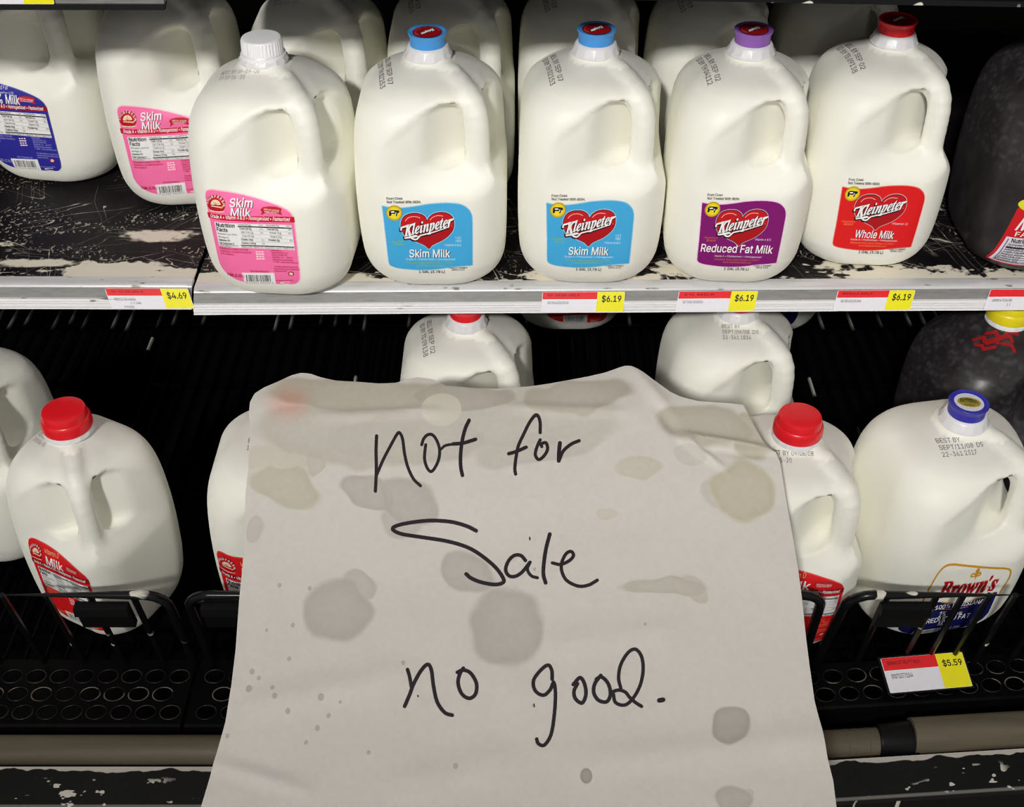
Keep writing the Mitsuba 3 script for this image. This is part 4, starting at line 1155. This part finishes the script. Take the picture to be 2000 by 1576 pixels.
bp = [(0.6450, CZ - 0.9620), (0.6060, CZ - 0.9635), (0.6030, CZ - 0.9650), (0.6015, CZ - 0.9680), (0.6015, CZ - 1.05), (0.6455, CZ - 1.05)]
xs = np.linspace(-0.85, 0.85, 35)
vb, fb = [], []
for i in range(34):
    v, f = extrude_x(bp, xs[i], xs[i + 1])
    vb.append(v); fb.append(f)
vb, fb = join(list(zip(vb, fb)))
structure('trim_1', shape_of(*skewed((vb, fb), 0.07), 'bumper_paint'))
structure('trim_2', shape_of(*bbox(-0.85, 0.85, 0.6475, 0.686, CZ - 1.05, CZ - 0.998), 'black_plain'))

# the $5.59 tag lies on the grille in a black holder
o = at_z(1739, 1354, VZ + 0.0105); p1 = at_z(1900, 1340, VZ + 0.0105); a = (p1 - o); w_ = np.linalg.norm(a); a /= w_
dip = math.radians(30)
b = np.array([0.0, math.cos(dip), math.sin(dip)]); b -= a * (a @ b); b /= np.linalg.norm(b)
b = b * math.cos(0.10) - a * math.sin(0.10)
price_tag('price tag reading $5.59 lying on the black grille at the lower right', o, a, b, w_, 0.0340, '$5.59', '0007523771044', red_text='BRWN GT RD FT MLK', ph=0.17)
hold = thing('tag_holder', 'black plastic holder under the $5.59 price tag', 'tag holder')
n_ = np.cross(a, b); n_ /= np.linalg.norm(n_)
m = trimesh.creation.box(extents=[w_ + 0.004, 0.037, 0.003]); v, f = tm(m)
put('plate', shape_of(o + a * (w_ / 2) + b * 0.017 - n_ * 0.0024 + v[:, :1] * a + v[:, 1:2] * b + v[:, 2:] * n_, f, 'black_plain'), hold)
for s in (0.12, 0.88):
    c = o + a * (w_ * s) + b * 0.020 - n_ * 0.0038
    put('foot', shape_of(*bbox(c[0] - 0.006, c[0] + 0.006, c[1] - 0.004, c[1] + 0.004, VZ + 0.0018, c[2] - 0.0005), 'black_plain'), hold)

# ---------------------------------------------------------------- the paper sign
# side profile of the sheet: it lies on the caps and falls towards the photographer, then bends down
def _profile():
    s, y, z = [0.0], [0.835], [-0.678]
    ds = 0.002
    while s[-1] < 0.50:
        d = math.radians(np.interp(s[-1], [0, 0.03, 0.10, 0.22, 0.36, 0.42, 0.50], [10, 20, 27, 22, 19, 35, 75]))
        s.append(s[-1] + ds); y.append(y[-1] - ds * math.cos(d)); z.append(z[-1] - ds * math.sin(d))
    s2, y2, z2 = [], [0.835], [-0.678]
    while len(s2) < 60:
        d = math.radians(np.interp(len(s2) * ds, [0, 0.03, 0.12], [6, -2, -8]))
        s2.append(-(len(s2) + 1) * ds); y2.append(y2[-1] + ds * math.cos(d)); z2.append(z2[-1] + ds * math.sin(d))
    return np.r_[s2[::-1], s], np.r_[y2[:0:-1], y], np.r_[z2[:0:-1], z]


PS, PY, PZ = _profile()
PV = 788 + F * np.tan(np.arctan2(-PZ, PY) - PITCH)
_o = np.argsort(PV)
PV, PS, PY, PZ = PV[_o], PS[_o], PY[_o], PZ[_o]


def sheet(uv):
    """Traced points (n, 2) of the sign to its sheet coordinates: metres across and metres down the paper."""
    uv = np.asarray(uv, float)
    s = np.interp(uv[:, 1], PV, PS)
    y, z = np.interp(uv[:, 1], PV, PY), np.interp(uv[:, 1], PV, PZ)
    depth = y * math.cos(PITCH) - z * math.sin(PITCH)
    return np.stack([(uv[:, 0] - 1000) / F * depth, s], 1)


_so = np.argsort(PS)


def sheet_point(st, lift=0.0):
    """Sheet coordinates to the crumpled surface in space."""
    x, s = st[:, 0], st[:, 1]
    y, z = np.interp(s, PS[_so], PY[_so]), np.interp(s, PS[_so], PZ[_so])
    ty, tz = np.interp(s, PS[_so], np.gradient(PY[_so], PS[_so])), np.interp(s, PS[_so], np.gradient(PZ[_so], PS[_so]))
    ny, nz = tz, -ty
    sg = np.where(nz < 0, -1, 1); ny, nz = ny * sg, nz * sg
    h = np.zeros(len(x))
    for (cu, cv, r, k) in CAPS:
        c = sheet(np.array([[cu, cv]]))[0]
        h += k * np.exp(-((x - c[0]) ** 2 + (s - c[1]) ** 2) / r ** 2)
    q = np.stack([x * 9, s * 9, np.zeros(len(x))], 1)
    h += 0.0050 * (meshkit.fbm(q, 2, 4) - 0.5) + 0.0016 * (meshkit.noise(np.stack([x * 22 + s * 14, s * 34 - x * 10, 0 * x], 1), 9) - 0.5)
    for (p0, p1, wd, k) in CREASES:
        a, b = sheet(np.array([p0, p1], float))
        d = b - a; L = np.linalg.norm(d); d = d / L
        rel = np.stack([x - a[0], s - a[1]], 1)
        al, ac = rel @ d, rel @ np.array([-d[1], d[0]])
        h += k * np.exp(-(ac / wd) ** 2) / (1 + np.exp(-(al - 0.0) / 0.006)) / (1 + np.exp((al - L) / 0.006))
    return np.stack([x, y + ny * (h + lift), CZ + z + nz * (h + lift)], 1)


CAPS = [(562, 795, 0.030, 0.0020), (860, 795, 0.030, 0.0020), (1216, 775, 0.034, 0.0030)]
CREASES = [((1332, 852), (1520, 884), 0.0042, 0.0085), ((1340, 862), (1400, 905), 0.0035, 0.0055), ((1415, 880), (1530, 884), 0.0040, -0.0060), ((1232, 720), (1300, 800), 0.008, 0.0045),
           ((625, 812), (860, 806), 0.0045, 0.0034), ((1000, 795), (1215, 805), 0.006, 0.0034), ((1290, 800), (1330, 860), 0.006, -0.0035), ((420, 1490), (600, 1545), 0.006, 0.0028),
           ((480, 1380), (800, 1310), 0.012, 0.0026), ((760, 1545), (1000, 1480), 0.012, 0.0022), ((1060, 1260), (1330, 1230), 0.012, 0.002), ((1100, 1490), (1620, 1440), 0.012, 0.0026)]
TOP = [(486, 806), (488, 785), (497, 768), (515, 757), (545, 745), (570, 733), (588, 728), (606, 729), (625, 735), (655, 741), (700, 744), (740, 748), (774, 747), (795, 740), (814, 736), (845, 740), (870, 754), (920, 758), (969, 758), (1000, 755),
       (1033, 752), (1075, 746), (1115, 739), (1150, 733), (1181, 726), (1205, 718), (1218, 715), (1231, 716), (1257, 729), (1280, 744), (1310, 765), (1330, 774), (1363, 782), (1400, 785), (1429, 787), (1452, 790)]
RIGHT = [(1452, 790), (1476, 836), (1500, 877), (1516, 884), (1524, 905), (1535, 970), (1548, 1050), (1558, 1110), (1566, 1170), (1573, 1235), (1581, 1300), (1591, 1370), (1605, 1425), (1616, 1480), (1628, 1525), (1634, 1576), (1640, 1640)]
LEFT = [(486, 806), (489, 850), (486, 900), (479, 960), (478, 1000), (477, 1050), (473, 1110), (467, 1170), (460, 1270), (452, 1340), (440, 1410), (420, 1480), (403, 1540), (392, 1576), (372, 1640)]


def along(pts, t):
    p = np.asarray(pts, float)
    d = np.r_[0, np.cumsum(np.linalg.norm(np.diff(p, axis=0), axis=1))]
    return np.stack([np.interp(t * d[-1], d, p[:, k]) for k in (0, 1)], 1)


NA, NB = 150, 130
tA, tB = np.linspace(0, 1, NA), np.linspace(0, 1, NB)
E_T, E_L, E_R = sheet(along(TOP, tA)), sheet(along(LEFT, tB)), sheet(along(RIGHT, tB))
E_L[:, 1] = np.maximum(E_L[:, 1], E_L[0, 1])
E_B = E_L[-1] + (E_R[-1] - E_L[-1]) * tA[:, None]
ST = np.zeros((NB, NA, 2))
for j in range(NB):
    for_row = (1 - tA)[:, None] * E_L[j] + tA[:, None] * E_R[j]
    lin = (1 - tB[j]) * E_T + tB[j] * E_B
    cor = (1 - tB[j]) * ((1 - tA)[:, None] * E_T[0] + tA[:, None] * E_T[-1]) + tB[j] * ((1 - tA)[:, None] * E_B[0] + tA[:, None] * E_B[-1])
    ST[j] = for_row + lin - cor
ST = ST.reshape(-1, 2)
PVtx = sheet_point(ST)
jj, ii = np.meshgrid(np.arange(NB - 1), np.arange(NA - 1), indexing='ij')
q0 = (jj * NA + ii).ravel()
PF = np.vstack([np.stack([q0, q0 + NA, q0 + NA + 1], 1), np.stack([q0, q0 + NA + 1, q0 + 1], 1)])


# wet spots: (centre, half axes, turn, darkness, warmth), traced in the photograph
SPOTS = [(720, 962, 58, 30, 25, .62, 0), (795, 980, 62, 42, 30, .62, 0), (782, 1015, 42, 32, 40, .45, 0), (660, 1195, 64, 66, -25, .60, 0), (700, 1142, 36, 26, 20, .50, 0), (918, 1118, 62, 40, 30, .60, 0), (990, 1225, 74, 78, 10, .62, 0), (1425, 1415, 36, 33, 0, .85, 0),
         (1452, 958, 62, 62, 20, .50, 1), (1415, 968, 42, 30, 0, .35, 0), (1300, 1145, 90, 18, 0, .50, .3), (1275, 1140, 40, 14, 5, .40, 0), (1360, 1150, 34, 24, 40, .40, .4), (1245, 912, 46, 20, 0, .32, .8), (1185, 1008, 22, 16, 0, .20, 1), (560, 950, 70, 40, 20, .45, .8), (540, 900, 60, 34, 10, .25, 1),
         (612, 905, 22, 22, 0, .40, .5), (500, 1030, 20, 26, 0, .35, 0), (680, 850, 190, 62, 8, .42, .3), (800, 860, 170, 50, 0, .42, .2), (1060, 872, 130, 34, -12, .36, .1), (1010, 822, 200, 48, 0, .36, .2), (1130, 772, 115, 36, -10, .66, .4), (700, 768, 190, 36, 4, .66, .5), (905, 775, 100, 30, 0, .74, .3), (1380, 830, 95, 44, 14, .68, .4), (1470, 850, 50, 46, 20, .62, .6),
         (1040, 768, 200, 26, 0, .30, .3), (1145, 1515, 12, 15, 0, 1.1, 0), (1430, 1560, 40, 26, 0, .60, .1), (1463, 1548, 10, 8, 0, .4, 0), (1350, 893, 28, 22, 0, .25, 0)]
DROPS = [(493, 1312, 5), (506, 1325, 4), (487, 1346, 6), (538, 1361, 5), (563, 1390, 5), (628, 1363, 6), (642, 1398, 4), (620, 1422, 5), (572, 1221, 4), (565, 1287, 4), (546, 1143, 4), (605, 1149, 4), (521, 1231, 3), (788, 1296, 4), (890, 1497, 5), (598, 1450, 4), (444, 1437, 4), (720, 1470, 4), (533, 1344, 4), (665, 1372, 3), (1042, 1378, 3), (1044, 1112, 3), (1260, 1220, 3)]


def _uv_spots():
    out = []
    for (u, v, a, b, rot, k, w) in SPOTS:
        c, px, py = sheet(np.array([[u, v], [u + 10, v], [u, v + 10]], float))
        out.append((c[0], c[1], a * (px[0] - c[0]) / 10, b * (py[1] - c[1]) / 10, math.radians(rot), k, w))
    for (u, v, r) in DROPS:
        c, px, py = sheet(np.array([[u, v], [u + 10, v], [u, v + 10]], float))
        out.append((c[0], c[1], r * (px[0] - c[0]) / 10, r * 1.2 * (py[1] - c[1]) / 10, 0.0, 0.75, 0))
    return out


UVS = _uv_spots()
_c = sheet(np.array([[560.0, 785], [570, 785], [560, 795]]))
REDSPOT = (_c[0][0], _c[0][1], 42 * (_c[1][0] - _c[0][0]) / 10, 40 * (_c[2][1] - _c[0][1]) / 10)  # red cap beneath showing through the sheet, painted into its colour
_c = sheet(np.array([[862.0, 800], [872, 800], [862, 810]]))
PALESPOT = (_c[0][0], _c[0][1], 40 * (_c[1][0] - _c[0][0]) / 10, 33 * (_c[2][1] - _c[0][1]) / 10)  # pale cap beneath showing through, painted in likewise
PAPER = mi.Color3f(0.615, 0.584, 0.545)


def paper_color(p, n, uv):
    x, s = uv.x, uv.y
    wx = x + 0.010 * (mikit.noise(x * 60, s * 60, 3.0) - 0.5)
    ws = s + 0.008 * (mikit.noise(x * 60, s * 60, 8.0) - 0.5)
    wet, warm = mi.Float(0), mi.Float(0)
    for (cx, cs, a, b, rot, k, w) in UVS:
        c, si = math.cos(rot), math.sin(rot)
        dx, ds = wx - cx, ws - cs
        if a < 0.006:
            dx, ds = x - cx, s - cs
        d = dr.sqrt(dr.square((dx * c + ds * si) / a) + dr.square((-dx * si + ds * c) / b))
        m = mikit.smoothstep(1.10, 0.86, d) * (0.80 + 0.2 * mikit.smoothstep(0.4, 1.0, d)) * k
        wet = dr.maximum(wet, m)
        warm = dr.maximum(warm, m * w)
    fibre = mikit.fbm(x * 260, s * 260, 1.0, octaves=2) - 0.5
    col = PAPER * (1 + 0.06 * fibre)
    col = col * (1 - 0.46 * wet * mi.Color3f(0.96, 1.0, 1.05)) * (1 - warm * mi.Color3f(-0.06, 0.0, 0.30))
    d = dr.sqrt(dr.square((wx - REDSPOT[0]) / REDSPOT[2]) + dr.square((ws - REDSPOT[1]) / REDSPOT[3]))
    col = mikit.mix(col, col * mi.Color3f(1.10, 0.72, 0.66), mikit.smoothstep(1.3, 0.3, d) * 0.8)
    d = dr.sqrt(dr.square((x - PALESPOT[0]) / PALESPOT[2]) + dr.square((s - PALESPOT[1]) / PALESPOT[3]))
    col = mikit.mix(col, mi.Color3f(0.60, 0.575, 0.50), mikit.smoothstep(1.02, 0.94, d) * 0.85)
    return col


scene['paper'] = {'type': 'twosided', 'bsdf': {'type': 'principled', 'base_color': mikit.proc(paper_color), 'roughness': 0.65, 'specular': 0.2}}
sign = thing('paper_sign', 'large stained paper sheet with black handwriting, draped over the lower jugs', 'paper sign')
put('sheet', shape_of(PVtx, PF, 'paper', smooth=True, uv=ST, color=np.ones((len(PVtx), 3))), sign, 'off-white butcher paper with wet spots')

# handwriting, traced stroke by stroke: (origin, zoom, strokes of (width, points))
HAND = [((680, 780), 4.0, [
    (27, [(222, 285), (218, 400), (220, 520), (218, 600), (212, 715)]), (25, [(222, 590), (270, 480), (330, 365), (380, 275), (402, 262), (425, 310), (440, 420), (465, 525), (510, 620), (565, 675)]),
    (25, [(575, 355), (590, 310), (625, 278), (665, 285), (700, 340), (715, 410), (700, 490), (655, 562), (620, 540), (597, 470), (600, 400), (606, 355)]), (22, [(725, 390), (760, 362), (830, 350)]), (30, [(820, 350), (900, 342), (995, 312)]),
    (30, [(945, 165), (915, 230), (890, 330), (878, 440), (880, 530), (893, 595)]),
    (27, [(1500, 255), (1500, 180), (1485, 130), (1455, 128), (1415, 180), (1370, 270), (1330, 360), (1312, 450), (1302, 540), (1308, 585)]), (30, [(1255, 424), (1310, 408), (1390, 372)]),
    (27, [(1500, 312), (1475, 370), (1462, 430), (1488, 470), (1530, 440), (1558, 385), (1545, 335), (1510, 345), (1512, 365)]), (33, [(1655, 335), (1648, 400), (1645, 478)]), (28, [(1650, 470), (1680, 400), (1740, 345), (1805, 316)])]),
    ((720, 990), 4.0, [
        (32, [(840, 188), (760, 150), (640, 118), (480, 108), (330, 122), (215, 148), (190, 178), (260, 212), (420, 238), (620, 270), (780, 320), (900, 395), (1000, 485), (1055, 570), (1040, 600), (980, 610), (880, 592), (800, 558), (762, 525)]),
        (30, [(1225, 420), (1190, 382), (1140, 380), (1095, 420), (1070, 490), (1095, 540), (1145, 545), (1200, 510), (1260, 435)]), (26, [(1258, 440), (1240, 490), (1270, 540), (1318, 556)]),
        (32, [(1415, 212), (1385, 330), (1368, 450), (1365, 530), (1382, 595)]), (28, [(1435, 440), (1500, 452), (1570, 420), (1600, 380), (1580, 348), (1540, 370), (1508, 440), (1510, 510), (1550, 580), (1640, 622), (1720, 612), (1785, 575)]), (12, [(1258, 240), (1260, 256)])]),
    ((760, 1240), 3.448, [
        (26, [(126, 240), (140, 290), (150, 350)]), (27, [(105, 482), (140, 400), (165, 335), (215, 245), (260, 202), (285, 240), (300, 350), (325, 455), (375, 525), (425, 543)]),
        (27, [(460, 255), (500, 240), (550, 262), (588, 330), (582, 400), (540, 430), (490, 400), (465, 330), (475, 270), (500, 228)]),
        (26, [(1098, 300), (1095, 240), (1070, 205), (1020, 240), (972, 310), (985, 380), (1040, 408), (1085, 370), (1108, 320), (1120, 400), (1112, 540), (1090, 670), (1045, 740), (1005, 730), (994, 700)]),
        (27, [(1240, 335), (1285, 290), (1315, 330), (1325, 400), (1300, 458), (1255, 430), (1245, 380), (1268, 330)]), (27, [(1395, 300), (1430, 285), (1475, 330), (1490, 400), (1465, 450), (1410, 440), (1378, 390), (1385, 330), (1425, 275)]),
        (25, [(1500, 385), (1545, 372), (1590, 385), (1620, 420), (1660, 455), (1700, 480)]), (25, [(1560, 360), (1545, 290), (1560, 200), (1610, 120), (1660, 100), (1700, 150), (1710, 240), (1690, 340), (1640, 430), (1585, 472), (1525, 455), (1510, 400)]),
        (34, [(1820, 440), (1845, 436)]), (8, [(975, 468), (978, 485)]), (10, [(192, 410), (196, 415)])])]
WORDS = {0: 'strokes of not for', 1: 'strokes of Sale', 2: 'strokes of no good'}
for i, (org, zoom, strokes) in enumerate(HAND):
    shp = unary_union([LineString(smooth_line(np.array(pts, float), 6) if len(pts) > 2 else pts).buffer(wd / 2 * 0.92, quad_segs=4) for wd, pts in strokes])
    for g in getattr(shp, 'geoms', [shp]):
        v, f = tri(g)
        v3, f = trimesh.remesh.subdivide_to_size(np.c_[v, 0 * v[:, 0]], f, 30.0, max_iter=8)
        P = sheet_point(sheet(np.array(org) + v3[:, :2] / zoom), 0.00035)
        put('handwriting', shape_of(P, f, 'printed', color=np.tile(srgb(34, 26, 32), (len(P), 1))), sign, 'black marker ' + WORDS[i])
